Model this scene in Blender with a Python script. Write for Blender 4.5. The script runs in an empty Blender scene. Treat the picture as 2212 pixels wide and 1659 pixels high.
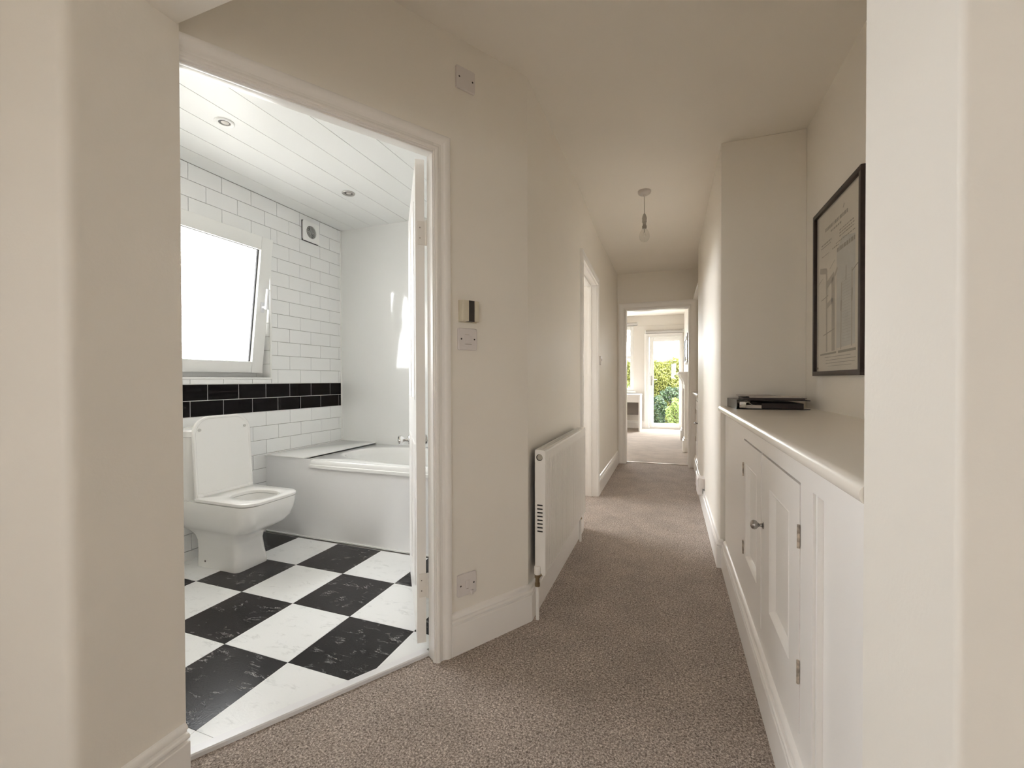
import bpy, bmesh, math, random
from mathutils import Matrix, Vector
random.seed(7)
PI = math.pi
sc = bpy.context.scene
C = sc.collection

# ------------------------------------------------------------------ camera, world, exposure
F_PX, YAW, PITCH, ROLL, CAM_H = 930.9, 0.35042, -0.010087, 0.002564, 1.06
fw = Vector((-math.sin(YAW) * math.cos(PITCH), math.cos(YAW) * math.cos(PITCH), math.sin(PITCH)))
rt = Vector((math.cos(YAW), math.sin(YAW), 0))
dn = fw.cross(rt)
r_ = rt * math.cos(ROLL) + dn * math.sin(ROLL)
d_ = dn * math.cos(ROLL) - rt * math.sin(ROLL)
cam = bpy.data.cameras.new('camera')
cam.sensor_width = 36.0
cam.lens = F_PX / 2212 * 36.0
cam.clip_start = 0.02
camo = bpy.data.objects.new('camera', cam)
C.objects.link(camo)
camo.matrix_world = Matrix(((r_.x, -d_.x, -fw.x, 0), (r_.y, -d_.y, -fw.y, 0), (r_.z, -d_.z, -fw.z, CAM_H), (0, 0, 0, 1)))
sc.camera = camo

SKY = 24.0                      # bright overcast sky
world = bpy.data.worlds.new('overcast_sky')
sc.world = world
world.use_nodes = True
wn = world.node_tree.nodes
wn['Background'].inputs[0].default_value = (0.955, 0.98, 1.0, 1)
wn['Background'].inputs[1].default_value = SKY
sc.view_settings.view_transform = 'Standard'
sc.view_settings.look = 'None'
sc.view_settings.exposure = 0.18
sc.view_settings.gamma = 1.0
sc.view_settings.use_curve_mapping = False
sc.cycles.max_bounces = 12
sc.cycles.diffuse_bounces = 11
sc.cycles.glossy_bounces = 3
sc.cycles.transparent_max_bounces = 12
sc.cycles.caustics_reflective = False
sc.cycles.caustics_refractive = False
sc.cycles.use_adaptive_sampling = True
sc.cycles.adaptive_threshold = 0.05
sc.cycles.adaptive_min_samples = 20
sc.cycles.sample_clamp_indirect = 8.0
sc.cycles.use_denoising = True

def portal(name, loc, rot, sx, sy):
    """daylight portal: guides sky sampling through an opening, gives off no light itself"""
    l = bpy.data.lights.new(name, 'AREA')
    l.shape = 'RECTANGLE'
    l.size, l.size_y = sx, sy
    l.cycles.is_portal = True
    o = bpy.data.objects.new(name, l)
    C.objects.link(o)
    o.location = loc
    o.rotation_euler = rot
    return o
# area light points along its local -Z
portal('portal_bathroom', (-2.96, 1.66, 1.56), (0, -PI / 2, 0), 1.0, 1.3)          # +X
portal('portal_side_room', (-3.89, 4.25, 1.55), (0, -PI / 2, 0), 1.45, 2.15)
portal('portal_far_door', (-0.06, 9.92, 1.0), (-PI / 2, 0, 0), 0.66, 1.9)          # -Y
portal('portal_far_window', (-1.35, 9.92, 1.5), (-PI / 2, 0, 0), 1.25, 1.45)
portal('portal_entrance', (-3.39, -3.45, 1.45), (0, -PI / 2, 0), 1.45, 0.85)
portal('portal_entrance_rear', (0.31, -4.29, 1.475), (PI / 2, 0, 0), 0.62, 1.05)

# ------------------------------------------------------------------ materials
MATS = {}
def mat(name, col, rough=0.5, metal=0.0, noise=None, bump=None, spec=0.5, coat=0.0):
    """noise=(scale, amount): colour mottling; bump=(scale, strength, distance)"""
    if name in MATS:
        return MATS[name]
    m = bpy.data.materials.new(name)
    m.use_nodes = True
    nt = m.node_tree
    b = nt.nodes['Principled BSDF']
    b.inputs['Base Color'].default_value = (*col, 1)
    b.inputs['Roughness'].default_value = rough
    b.inputs['Metallic'].default_value = metal
    b.inputs['Specular IOR Level'].default_value = spec
    if coat:
        b.inputs['Coat Weight'].default_value = coat
        b.inputs['Coat Roughness'].default_value = 0.06
    tc = nt.nodes.new('ShaderNodeTexCoord')
    if noise:
        n = nt.nodes.new('ShaderNodeTexNoise')
        n.inputs['Scale'].default_value = noise[0]
        n.inputs['Detail'].default_value = 3
        nt.links.new(tc.outputs['Object'], n.inputs['Vector'])
        r = nt.nodes.new('ShaderNodeValToRGB')
        a = noise[1]
        r.color_ramp.elements[0].position = 0.3
        r.color_ramp.elements[1].position = 0.7
        r.color_ramp.elements[0].color = (*[c * (1 - a) for c in col], 1)
        r.color_ramp.elements[1].color = (*[min(1, c * (1 + a)) for c in col], 1)
        nt.links.new(n.outputs['Fac'], r.inputs['Fac'])
        nt.links.new(r.outputs['Color'], b.inputs['Base Color'])
    if bump:
        n2 = nt.nodes.new('ShaderNodeTexNoise')
        n2.inputs['Scale'].default_value = bump[0]
        n2.inputs['Detail'].default_value = 2
        nt.links.new(tc.outputs['Object'], n2.inputs['Vector'])
        bp = nt.nodes.new('ShaderNodeBump')
        bp.inputs['Strength'].default_value = bump[1]
        bp.inputs['Distance'].default_value = bump[2]
        nt.links.new(n2.outputs['Fac'], bp.inputs['Height'])
        nt.links.new(bp.outputs['Normal'], b.inputs['Normal'])
    MATS[name] = m
    return m

WALL = mat('cream_wall_paint', (0.865, 0.83, 0.77), 0.55, noise=(2.2, 0.012), bump=(140, 0.12, 0.002))
CEIL = mat('cream_ceiling_paint', (0.865, 0.83, 0.77), 0.8, noise=(2.0, 0.012), bump=(90, 0.1, 0.002))
TRIM = mat('white_satin_trim_paint', (0.905, 0.885, 0.865), 0.32, bump=(60, 0.04, 0.002))
TRIMW = mat('white_gloss_frame_paint', (0.905, 0.89, 0.87), 0.28, bump=(60, 0.04, 0.002))
BWHITE = mat('white_bathroom_pvc', (0.80, 0.805, 0.80), 0.35)
PVC = mat('white_upvc', (0.85, 0.85, 0.835), 0.3)
PANEL = mat('white_gloss_shower_panel', (0.80, 0.805, 0.80), 0.07, bump=(3, 0.02, 0.01))
TILE_W = mat('white_gloss_wall_tile', (0.845, 0.85, 0.85), 0.1, bump=(9, 0.03, 0.003))
TILE_B = mat('black_gloss_wall_tile', (0.006, 0.004, 0.004), 0.08, bump=(9, 0.03, 0.003), spec=0.12)
GROUT = mat('pale_grey_grout', (0.40, 0.39, 0.375), 0.85, bump=(300, 0.2, 0.001))
CERAMIC = mat('white_vitreous_china', (0.85, 0.845, 0.83), 0.08, coat=0.3)
SEATM = mat('white_toilet_plastic', (0.85, 0.845, 0.83), 0.16)
ACRYL = mat('white_bath_acrylic', (0.84, 0.84, 0.83), 0.12)
BPANEL = mat('white_bath_panel_laminate', (0.85, 0.85, 0.86), 0.22, bump=(40, 0.05, 0.001))
CHROME = mat('polished_chrome', (0.75, 0.75, 0.75), 0.08, 1.0)
NICKEL = mat('dull_nickel', (0.45, 0.44, 0.43), 0.22, 1.0)
STEEL = mat('brushed_steel_trim', (0.52, 0.50, 0.48), 0.3, 1.0)
RADM = mat('white_radiator_enamel', (0.85, 0.83, 0.80), 0.35)
PLAST = mat('white_switch_plastic', (0.74, 0.70, 0.69), 0.4)
BEIGEP = mat('cream_thermostat_plastic', (0.68, 0.63, 0.51), 0.45)
DARKP = mat('dark_display_plastic', (0.045, 0.038, 0.033), 0.3)
BLACK = mat('black_recess', (0.008, 0.007, 0.007), 0.7)
RUBBER = mat('dark_window_gasket', (0.03, 0.03, 0.03), 0.6)
FRAMEM = mat('dark_brown_frame_wood', (0.035, 0.022, 0.018), 0.4, noise=(40, 0.2))
PAPER = mat('aged_map_paper', (0.80, 0.75, 0.66), 0.7, noise=(7, 0.06))
PAPERG = mat('blue_grey_map_wash', (0.62, 0.62, 0.59), 0.7, noise=(14, 0.08))
INK = mat('faded_map_ink', (0.28, 0.25, 0.20), 0.8)
INKP = mat('pale_map_line', (0.46, 0.42, 0.36), 0.8)
BINDER = mat('black_vinyl_binder', (0.012, 0.010, 0.010), 0.3)
FOLDER = mat('dark_brown_folder', (0.05, 0.038, 0.035), 0.45)
SHEET = mat('off_white_paper', (0.62, 0.57, 0.53), 0.6)
BRASS = mat('tarnished_valve_brass', (0.35, 0.27, 0.17), 0.35, 1.0)
BLIND = mat('pale_grey_blind_fabric', (0.45, 0.43, 0.41), 0.7)
MIRROR = mat('mirror_glass', (0.85, 0.85, 0.85), 0.03, 1.0)
BULBCAP = mat('dull_lamp_metal', (0.33, 0.31, 0.28), 0.4, 0.8)
BARK = mat('dark_bark', (0.05, 0.035, 0.025), 0.9, noise=(30, 0.3))
GROUND = mat('garden_paving', (0.36, 0.34, 0.30), 0.9, noise=(6, 0.15))
GREYP = mat('grey_desk_back_panel', (0.33, 0.30, 0.27), 0.6)

def carpet(name, dark, mid, light):
    m = bpy.data.materials.new(name)
    m.use_nodes = True
    nt = m.node_tree
    b = nt.nodes['Principled BSDF']
    b.inputs['Roughness'].default_value = 0.95
    b.inputs['Specular IOR Level'].default_value = 0.1
    b.inputs['Sheen Weight'].default_value = 0.15
    tc = nt.nodes.new('ShaderNodeTexCoord')
    n = nt.nodes.new('ShaderNodeTexNoise')
    n.inputs['Scale'].default_value = 170
    n.inputs['Detail'].default_value = 4
    n.inputs['Roughness'].default_value = 0.8
    n.inputs['Distortion'].default_value = 0.6
    nt.links.new(tc.outputs['Object'], n.inputs['Vector'])
    r = nt.nodes.new('ShaderNodeValToRGB')
    e = r.color_ramp.elements
    e[0].position, e[0].color = 0.38, (*dark, 1)
    e[1].position, e[1].color = 0.64, (*light, 1)
    k = e.new(0.5)
    k.color = (*mid, 1)
    nt.links.new(n.outputs['Fac'], r.inputs['Fac'])
    n3 = nt.nodes.new('ShaderNodeTexNoise')
    n3.inputs['Scale'].default_value = 5
    n3.inputs['Detail'].default_value = 4
    nt.links.new(tc.outputs['Object'], n3.inputs['Vector'])
    mr = nt.nodes.new('ShaderNodeMapRange')
    mr.inputs['From Min'].default_value = 0.3
    mr.inputs['From Max'].default_value = 0.7
    mr.inputs['To Min'].default_value = 0.88
    mr.inputs['To Max'].default_value = 1.1
    nt.links.new(n3.outputs['Fac'], mr.inputs['Value'])
    mx = nt.nodes.new('ShaderNodeMix')
    mx.data_type = 'RGBA'
    mx.blend_type = 'MULTIPLY'
    mx.inputs['Factor'].default_value = 1
    nt.links.new(r.outputs['Color'], mx.inputs['A'])
    nt.links.new(mr.outputs['Result'], mx.inputs['B'])
    nt.links.new(mx.outputs['Result'], b.inputs['Base Color'])
    bp = nt.nodes.new('ShaderNodeBump')
    bp.inputs['Strength'].default_value = 0.8
    bp.inputs['Distance'].default_value = 0.006
    nt.links.new(n.outputs['Fac'], bp.inputs['Height'])
    nt.links.new(bp.outputs['Normal'], b.inputs['Normal'])
    return m
CARPET = carpet('taupe_twist_carpet', (0.135, 0.102, 0.084), (0.39, 0.32, 0.272), (0.86, 0.77, 0.70))
CARPETF = carpet('pale_beige_carpet', (0.36, 0.30, 0.255), (0.48, 0.41, 0.355), (0.60, 0.53, 0.47))

def marble(name, base, vein, amount, rough, spread):
    m = bpy.data.materials.new(name)
    m.use_nodes = True
    nt = m.node_tree
    b = nt.nodes['Principled BSDF']
    b.inputs['Roughness'].default_value = rough
    b.inputs['Specular IOR Level'].default_value = 0.26
    tc = nt.nodes.new('ShaderNodeTexCoord')
    oi = nt.nodes.new('ShaderNodeObjectInfo')
    mp = nt.nodes.new('ShaderNodeVectorMath')
    mp.operation = 'MULTIPLY_ADD'
    mp.inputs[1].default_value = (1, 1, 1)
    ro = nt.nodes.new('ShaderNodeMapping')
    ro.inputs['Rotation'].default_value = (0, 0, 0.5)
    ro.inputs['Scale'].default_value = (0.8, 2.6, 1)
    sc_ = nt.nodes.new('ShaderNodeVectorMath')
    sc_.operation = 'SCALE'
    sc_.inputs['Scale'].default_value = 3.1
    nt.links.new(oi.outputs['Location'], sc_.inputs[0])
    nt.links.new(tc.outputs['Object'], mp.inputs[0])
    nt.links.new(sc_.outputs[0], mp.inputs[2])
    n = nt.nodes.new('ShaderNodeTexNoise')
    n.inputs['Scale'].default_value = 7
    n.inputs['Detail'].default_value = 6
    n.inputs['Roughness'].default_value = 0.62
    n.inputs['Distortion'].default_value = 0.5
    nt.links.new(mp.outputs[0], ro.inputs['Vector'])
    nt.links.new(ro.outputs[0], n.inputs['Vector'])
    r = nt.nodes.new('ShaderNodeValToRGB')
    e = r.color_ramp.elements
    e[0].position, e[0].color = 0.5 - spread, (0, 0, 0, 1)
    e[1].position, e[1].color = 0.5 + spread, (0, 0, 0, 1)
    k = e.new(0.5)
    k.color = (1, 1, 1, 1)
    nt.links.new(n.outputs['Fac'], r.inputs['Fac'])
    n2 = nt.nodes.new('ShaderNodeTexNoise')
    n2.inputs['Scale'].default_value = 14
    n2.inputs['Detail'].default_value = 2
    nt.links.new(mp.outputs[0], n2.inputs['Vector'])
    mr = nt.nodes.new('ShaderNodeMapRange')
    mr.inputs['From Min'].default_value = 0.5
    mr.inputs['From Max'].default_value = 0.64
    mr.inputs['To Max'].default_value = amount
    nt.links.new(n2.outputs['Fac'], mr.inputs['Value'])
    mu = nt.nodes.new('ShaderNodeMath')
    mu.operation = 'MULTIPLY'
    nt.links.new(r.outputs['Color'], mu.inputs[0])
    nt.links.new(mr.outputs['Result'], mu.inputs[1])
    mx = nt.nodes.new('ShaderNodeMix')
    mx.data_type = 'RGBA'
    mx.inputs['A'].default_value = (*base, 1)
    mx.inputs['B'].default_value = (*vein, 1)
    nt.links.new(mu.outputs[0], mx.inputs['Factor'])
    nt.links.new(mx.outputs['Result'], b.inputs['Base Color'])
    n4 = nt.nodes.new('ShaderNodeTexNoise')
    n4.inputs['Scale'].default_value = 160
    nt.links.new(mp.outputs[0], n4.inputs['Vector'])
    bp = nt.nodes.new('ShaderNodeBump')
    bp.inputs['Strength'].default_value = 0.16
    bp.inputs['Distance'].default_value = 0.002
    nt.links.new(n4.outputs['Fac'], bp.inputs['Height'])
    nt.links.new(bp.outputs['Normal'], b.inputs['Normal'])
    return m
FL_B = marble('black_marble_floor_vinyl', (0.014, 0.012, 0.013), (0.45, 0.44, 0.43), 1.0, 0.22, 0.010)
FL_W = marble('white_marble_floor_vinyl', (0.88, 0.89, 0.89), (0.60, 0.61, 0.61), 0.6, 0.24, 0.03)

def glass_mat(name, trans, translucent, gloss, rough=0.02, tint=(1, 1, 1)):
    m = bpy.data.materials.new(name)
    m.use_nodes = True
    nt = m.node_tree
    nt.nodes.remove(nt.nodes['Principled BSDF'])
    out = nt.nodes['Material Output']
    t = nt.nodes.new('ShaderNodeBsdfTransparent')
    t.inputs[0].default_value = (*tint, 1)
    g = nt.nodes.new('ShaderNodeBsdfGlossy')
    g.inputs['Roughness'].default_value = rough
    fr = nt.nodes.new('ShaderNodeFresnel')
    ge = nt.nodes.new('ShaderNodeNewGeometry')
    io = nt.nodes.new('ShaderNodeMapRange')          # same reflectance from both sides of a thin pane
    io.inputs['To Min'].default_value = 1.45
    io.inputs['To Max'].default_value = 1 / 1.45
    nt.links.new(ge.outputs['Backfacing'], io.inputs['Value'])
    nt.links.new(io.outputs['Result'], fr.inputs['IOR'])
    mg = nt.nodes.new('ShaderNodeMath')
    mg.operation = 'MULTIPLY'
    mg.inputs[1].default_value = gloss
    nt.links.new(fr.outputs[0], mg.inputs[0])
    last = t.outputs[0]
    if translucent:
        tl = nt.nodes.new('ShaderNodeBsdfTranslucent')
        tl.inputs[0].default_value = (0.88, 0.88, 0.88, 1)
        # obscured glass: a pebbled pattern scatters the light more in some spots than in others
        tc = nt.nodes.new('ShaderNodeTexCoord')
        vo = nt.nodes.new('ShaderNodeTexVoronoi')
        vo.inputs['Scale'].default_value = 110
        nt.links.new(tc.outputs['Object'], vo.inputs['Vector'])
        mr = nt.nodes.new('ShaderNodeMapRange')
        mr.inputs['From Max'].default_value = 0.6
        mr.inputs['To Min'].default_value = translucent - 0.15
        mr.inputs['To Max'].default_value = translucent + 0.15
        nt.links.new(vo.outputs['Distance'], mr.inputs['Value'])
        mx0 = nt.nodes.new('ShaderNodeMixShader')
        nt.links.new(mr.outputs['Result'], mx0.inputs[0])
        nt.links.new(t.outputs[0], mx0.inputs[1])
        nt.links.new(tl.outputs[0], mx0.inputs[2])
        last = mx0.outputs[0]
    mx = nt.nodes.new('ShaderNodeMixShader')
    nt.links.new(mg.outputs[0], mx.inputs[0])
    nt.links.new(last, mx.inputs[1])
    nt.links.new(g.outputs[0], mx.inputs[2])
    nt.links.new(mx.outputs[0], out.inputs[0])
    return m
GLASS = glass_mat('clear_window_glass', 1, 0, 0.6)
FROST = glass_mat('obscured_window_glass', 1, 0.35, 0.5, 0.02, (0.88, 0.88, 0.88))
BULBG = glass_mat('clear_bulb_glass', 1, 0, 1.0, 0.02, (0.95, 0.95, 0.94))
PICG = glass_mat('picture_glass', 1, 0, 1.0, 0.02)

def leafmat(name, a, b_):
    m = bpy.data.materials.new(name)
    m.use_nodes = True
    nt = m.node_tree
    b = nt.nodes['Principled BSDF']
    b.inputs['Roughness'].default_value = 0.5
    g = nt.nodes.new('ShaderNodeNewGeometry')
    r = nt.nodes.new('ShaderNodeValToRGB')
    r.color_ramp.elements[0].color = (*a, 1)
    r.color_ramp.elements[1].color = (*b_, 1)
    nt.links.new(g.outputs['Random Per Island'], r.inputs['Fac'])
    nt.links.new(r.outputs['Color'], b.inputs['Base Color'])
    tl = nt.nodes.new('ShaderNodeBsdfTranslucent')
    nt.links.new(r.outputs['Color'], tl.inputs[0])
    mx = nt.nodes.new('ShaderNodeMixShader')
    mx.inputs[0].default_value = 0.35
    out = nt.nodes['Material Output']
    nt.links.new(b.outputs[0], mx.inputs[1])
    nt.links.new(tl.outputs[0], mx.inputs[2])
    nt.links.new(mx.outputs[0], out.inputs[0])
    return m
LEAF_Y = leafmat('yellow_green_hedge_leaf', (0.085, 0.10, 0.016), (0.20, 0.20, 0.035))
LEAF_D = leafmat('dark_green_leaf', (0.012, 0.026, 0.013), (0.045, 0.08, 0.028))
LEAF_L = leafmat('light_green_leaf', (0.08, 0.12, 0.026), (0.19, 0.23, 0.06))

# ------------------------------------------------------------------ mesh helpers
class MB:
    def __init__(s):
        s.v, s.f = [], []
    def add(s, vs, fs):
        o = len(s.v)
        s.v += [tuple(p) for p in vs]
        s.f += [tuple(i + o for i in f) for f in fs]
        return s
    def box(s, x0, x1, y0, y1, z0, z1):
        return s.prism([(x0, y0), (x1, y0), (x1, y1), (x0, y1)], z0, z1)
    def prism(s, poly, z0, z1):
        n = len(poly)
        a = sum(poly[i][0] * poly[(i + 1) % n][1] - poly[(i + 1) % n][0] * poly[i][1] for i in range(n))
        if a < 0:
            poly = poly[::-1]
        v = [(p[0], p[1], z0) for p in poly] + [(p[0], p[1], z1) for p in poly]
        f = [tuple(range(n))[::-1], tuple(range(n, 2 * n))] + [(i, (i + 1) % n, n + (i + 1) % n, n + i) for i in range(n)]
        return s.add(v, f)
    def loft(s, rings, cap0=True, cap1=True):
        n = len(rings[0])
        v = [p for r in rings for p in r]
        f = []
        for k in range(len(rings) - 1):
            for i in range(n):
                j = (i + 1) % n
                f.append((k * n + i, k * n + j, (k + 1) * n + j, (k + 1) * n + i))
        if cap0:
            f.append(tuple(range(n))[::-1])
        if cap1:
            f.append(tuple((len(rings) - 1) * n + i for i in range(n)))
        return s.add(v, f)
    def lathe(s, prof, o=(0, 0, 0), axis='z', n=24):
        """prof: list of (radius, height along axis)"""
        rings = []
        for r, h in prof:
            ring = []
            for i in range(n):
                a = 2 * PI * i / n
                c, t = r * math.cos(a), r * math.sin(a)
                p = {'z': (c, t, h), 'x': (h, c, t), 'y': (t, h, c)}[axis]
                ring.append((p[0] + o[0], p[1] + o[1], p[2] + o[2]))
            rings.append(ring)
        return s.loft(rings)
    def tube(s, pts, r, n=10):
        pts = [Vector(p) for p in pts]
        rings = []
        for i, p in enumerate(pts):
            t = (pts[min(i + 1, len(pts) - 1)] - pts[max(i - 1, 0)]).normalized()
            a = Vector((0, 0, 1)) if abs(t.z) < 0.9 else Vector((1, 0, 0))
            x = t.cross(a).normalized()
            y = t.cross(x)
            rr = r[i] if isinstance(r, (list, tuple)) else r
            rings.append([p + (x * math.cos(2 * PI * k / n) + y * math.sin(2 * PI * k / n)) * rr for k in range(n)])
        return s.loft(rings)
    def build(s, name, m, parent=None, M=None, bevel=0.0, seg=2, smooth=False, angle=40):
        me = bpy.data.meshes.new(name)
        me.from_pydata(s.v, [], s.f)
        bm = bmesh.new()
        bm.from_mesh(me)
        bmesh.ops.recalc_face_normals(bm, faces=bm.faces)
        if bevel:
            es = [e for e in bm.edges if len(e.link_faces) == 2 and e.calc_face_angle(0) > 0.5]
            bmesh.ops.bevel(bm, geom=es, offset=bevel, offset_type='OFFSET', segments=seg, profile=0.5, affect='EDGES', clamp_overlap=True)
        bm.to_mesh(me)
        bm.free()
        if smooth or bevel:
            for p in me.polygons:
                p.use_smooth = True
            me.set_sharp_from_angle(angle=math.radians(angle))
        me.materials.append(m)
        return link(name, me, parent, M)

def frame_bars(axis, a0, a1, z0, z1, lo, hi, wl, wr, wb, wt, mids=()):
    """rectangular frame whose rails sit between the stiles; axis 'x' or 'y' is the width direction"""
    mb = MB()
    def bar(p, q, c, d):
        if axis == 'x':
            mb.box(p, q, lo, hi, c, d)
        else:
            mb.box(lo, hi, p, q, c, d)
    bar(a0, a0 + wl, z0, z1)
    bar(a1 - wr, a1, z0, z1)
    bar(a0 + wl, a1 - wr, z0, z0 + wb)
    bar(a0 + wl, a1 - wr, z1 - wt, z1)
    for c, d in mids:
        bar(a0 + wl, a1 - wr, c, d)
    return mb

def link(name, me, parent=None, M=None):
    o = bpy.data.objects.new(name, me)
    C.objects.link(o)
    if parent is not None:
        o.parent = parent
    if M is not None:
        if parent is None:
            o.matrix_world = M
        else:
            o.matrix_local = M
    return o

def tag(o, label, cat, group=None, kind=None):
    o['label'] = label
    o['category'] = cat
    if group:
        o['group'] = group
    if kind:
        o['kind'] = kind
    return o

def thing(name, label, cat, M=None, group=None, kind=None):
    o = bpy.data.objects.new(name, None)
    o.empty_display_size = 0.1
    C.objects.link(o)
    if M is not None:
        o.matrix_world = M
    return tag(o, label, cat, group, kind)

def struct(name, mb, m, label, cat, bevel=0.0, M=None, smooth=False, seg=2):
    return tag(mb.build(name, m, None, M, bevel, seg, smooth), label, cat, kind='structure')

def T(x, y, z):
    return Matrix.Translation((x, y, z))

def rrect(x0, x1, y0, y1, r, n=6, m=1):
    """rounded rectangle outline, r = radius or four radii (x1y0? order: x0y0, x1y0, x1y1, x0y1)"""
    if not isinstance(r, (list, tuple)):
        r = [r] * 4
    pts = []
    for (cx, cy, sx, sy, a0), q in zip(((x0, y0, 1, 1, PI), (x1, y0, -1, 1, 1.5 * PI), (x1, y1, -1, -1, 0), (x0, y1, 1, -1, 0.5 * PI)), r):
        for i in range(n + 1):
            a = a0 + 0.5 * PI * i / n
            pts.append((cx + sx * q + q * math.cos(a), cy + sy * q + q * math.sin(a)))
    if m > 1:                                   # extra points along the straights
        out = []
        for i, p in enumerate(pts):
            out.append(p)
            if i % (n + 1) == n:
                q = pts[(i + 1) % len(pts)]
                out += [(p[0] + (q[0] - p[0]) * k / m, p[1] + (q[1] - p[1]) * k / m) for k in range(1, m)]
        pts = out
    return pts

def sweep_plan(prof, path, side=1):
    """skirting: prof = [(projection, z)], path = plan points; projection goes to the left (side=1) or right of travel"""
    n = len(path)
    offs = []
    for i in range(n):
        d = []
        if i > 0:
            d.append((Vector(path[i]) - Vector(path[i - 1])).normalized())
        if i < n - 1:
            d.append((Vector(path[i + 1]) - Vector(path[i])).normalized())
        ns = [Vector((-q.y, q.x)) * side for q in d]
        if len(ns) == 2:
            b = (ns[0] + ns[1]).normalized()
            offs.append(b / max(0.3, b.dot(ns[0])))
        else:
            offs.append(ns[0])
    rings = [[(path[i][0] + offs[i].x * p, path[i][1] + offs[i].y * p, z) for p, z in prof] for i in range(n)]
    return MB().loft(rings)

SKIRT = [(0, 0), (0.020, 0), (0.020, 0.112), (0.0185, 0.1145), (0.0105, 0.1155), (0.0105, 0.1205), (0.0180, 0.1225), (0.0195, 0.127), (0.0185, 0.1315), (0.0150, 0.1345),
         (0.0070, 0.1355), (0.0070, 0.1415), (0.0120, 0.144), (0.0115, 0.149), (0.0085, 0.1535), (0.0040, 0.1565), (0.0, 0.158)]
ARCH = [(0.0, 0.0), (0.0, -0.012), (0.003, -0.016), (0.008, -0.017), (0.014, -0.015), (0.017, -0.0115), (0.030, -0.0125), (0.036, -0.0150),
        (0.041, -0.0185), (0.048, -0.0205), (0.056, -0.0195), (0.061, -0.0165), (0.0615, 0.0)]

def architrave(s0, s1, ztop, prof=ARCH, left=True, right=True, z0=0.0, scale=1.0):
    """opening s0..s1 x 0..ztop in a frame where y=0 is the wall face and -y is towards the viewer"""
    mb = MB()
    rings = []
    pr = [(w * scale, p) for w, p in prof]
    if left:
        rings.append([(s0 - w, p, z0) for w, p in pr])
        rings.append([(s0 - w, p, ztop + w) for w, p in pr])
    else:
        rings.append([(s0, p, ztop + w) for w, p in pr])
    if right:
        rings.append([(s1 + w, p, ztop + w) for w, p in pr])
        rings.append([(s1 + w, p, z0) for w, p in pr])
    else:
        rings.append([(s1, p, ztop + w) for w, p in pr])
    return mb.loft(rings)

# ------------------------------------------------------------------ plan constants
ZC = 2.38                       # hall ceiling
XW = -2.655                     # tiled bathroom wall
YE = 2.985                      # bathroom end wall
TH = math.radians(31.7)
O2 = Vector((-0.779, 1.451))
U = Vector((math.sin(TH), math.cos(TH)))
NN = Vector((-U.y, U.x))        # into the bathroom
def L(s, t):
    p = O2 + U * s + NN * t
    return (p.x, p.y)
ML = Matrix(((U.x, NN.x, 0, O2.x), (U.y, NN.y, 0, O2.y), (0, 0, 1, 0), (0, 0, 0, 1)))
S0, S1, ZH = -0.806, -0.062, 1.905          # bathroom door opening in the diagonal wall
TP = 0.019                                   # plaster face of the diagonal wall
TB = 0.078                                   # its bathroom face
def inter_x(t, X):
    # point of the line t=const at world x = X
    s = (X - O2.x - NN.x * t) / U.x
    return L(s, t)
CN = inter_x(TP, -0.585)                     # corner diagonal wall / corridor
CB = inter_x(TB, -0.700)
YF, YF2 = 5.58, 5.71                         # far wall

# ------------------------------------------------------------------ floors
hall = [(-3.4, -4.3), (1.7, -4.3), (1.7, 0.65), (0.85, 0.65), (0.85, 5.60), (0.30, 5.60), (0.25, 5.71), (-0.55, 5.71), (-0.66, 5.60), (-0.66, 4.0), (-0.63, 3.0), (-0.65, 1.9),
        L(0.30, 0.05), L(-0.03, 0.07), L(-0.03, 0.068), L(-0.84, 0.068), (-1.28, 0.72), (-1.25, 0.60), (-3.4, 0.60)]
struct('floor', MB().prism(hall, -0.05, 0.0), CARPET, 'taupe speckled twist-pile carpet running along the hallway', 'carpet')
struct('floor_far_room', MB().box(-2.7, 0.40, 5.71, 9.82, -0.05, 0.001), CARPETF, 'pale beige carpet of the bright room beyond the far doorway', 'carpet')
struct('floor_side_room', MB().prism([(-3.9, 3.06), (-0.62, 3.0), (-0.66, 4.0), (-0.70, 5.6), (-3.9, 5.6)], -0.06, -0.001), CARPET, 'carpet of the side room just inside the left corridor doorway', 'carpet')
fb = struct('floor_bathroom', MB().prism([(-2.70, 0.80), (-1.26, 0.80), L(-0.84, 0.075), L(-0.02, 0.075), CB, (-0.66, 3.0), (-2.70, 3.0)], -0.05, -0.0015), GROUT,
            'bathroom floor laid with black and white marble-effect squares', 'floor')
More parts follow.
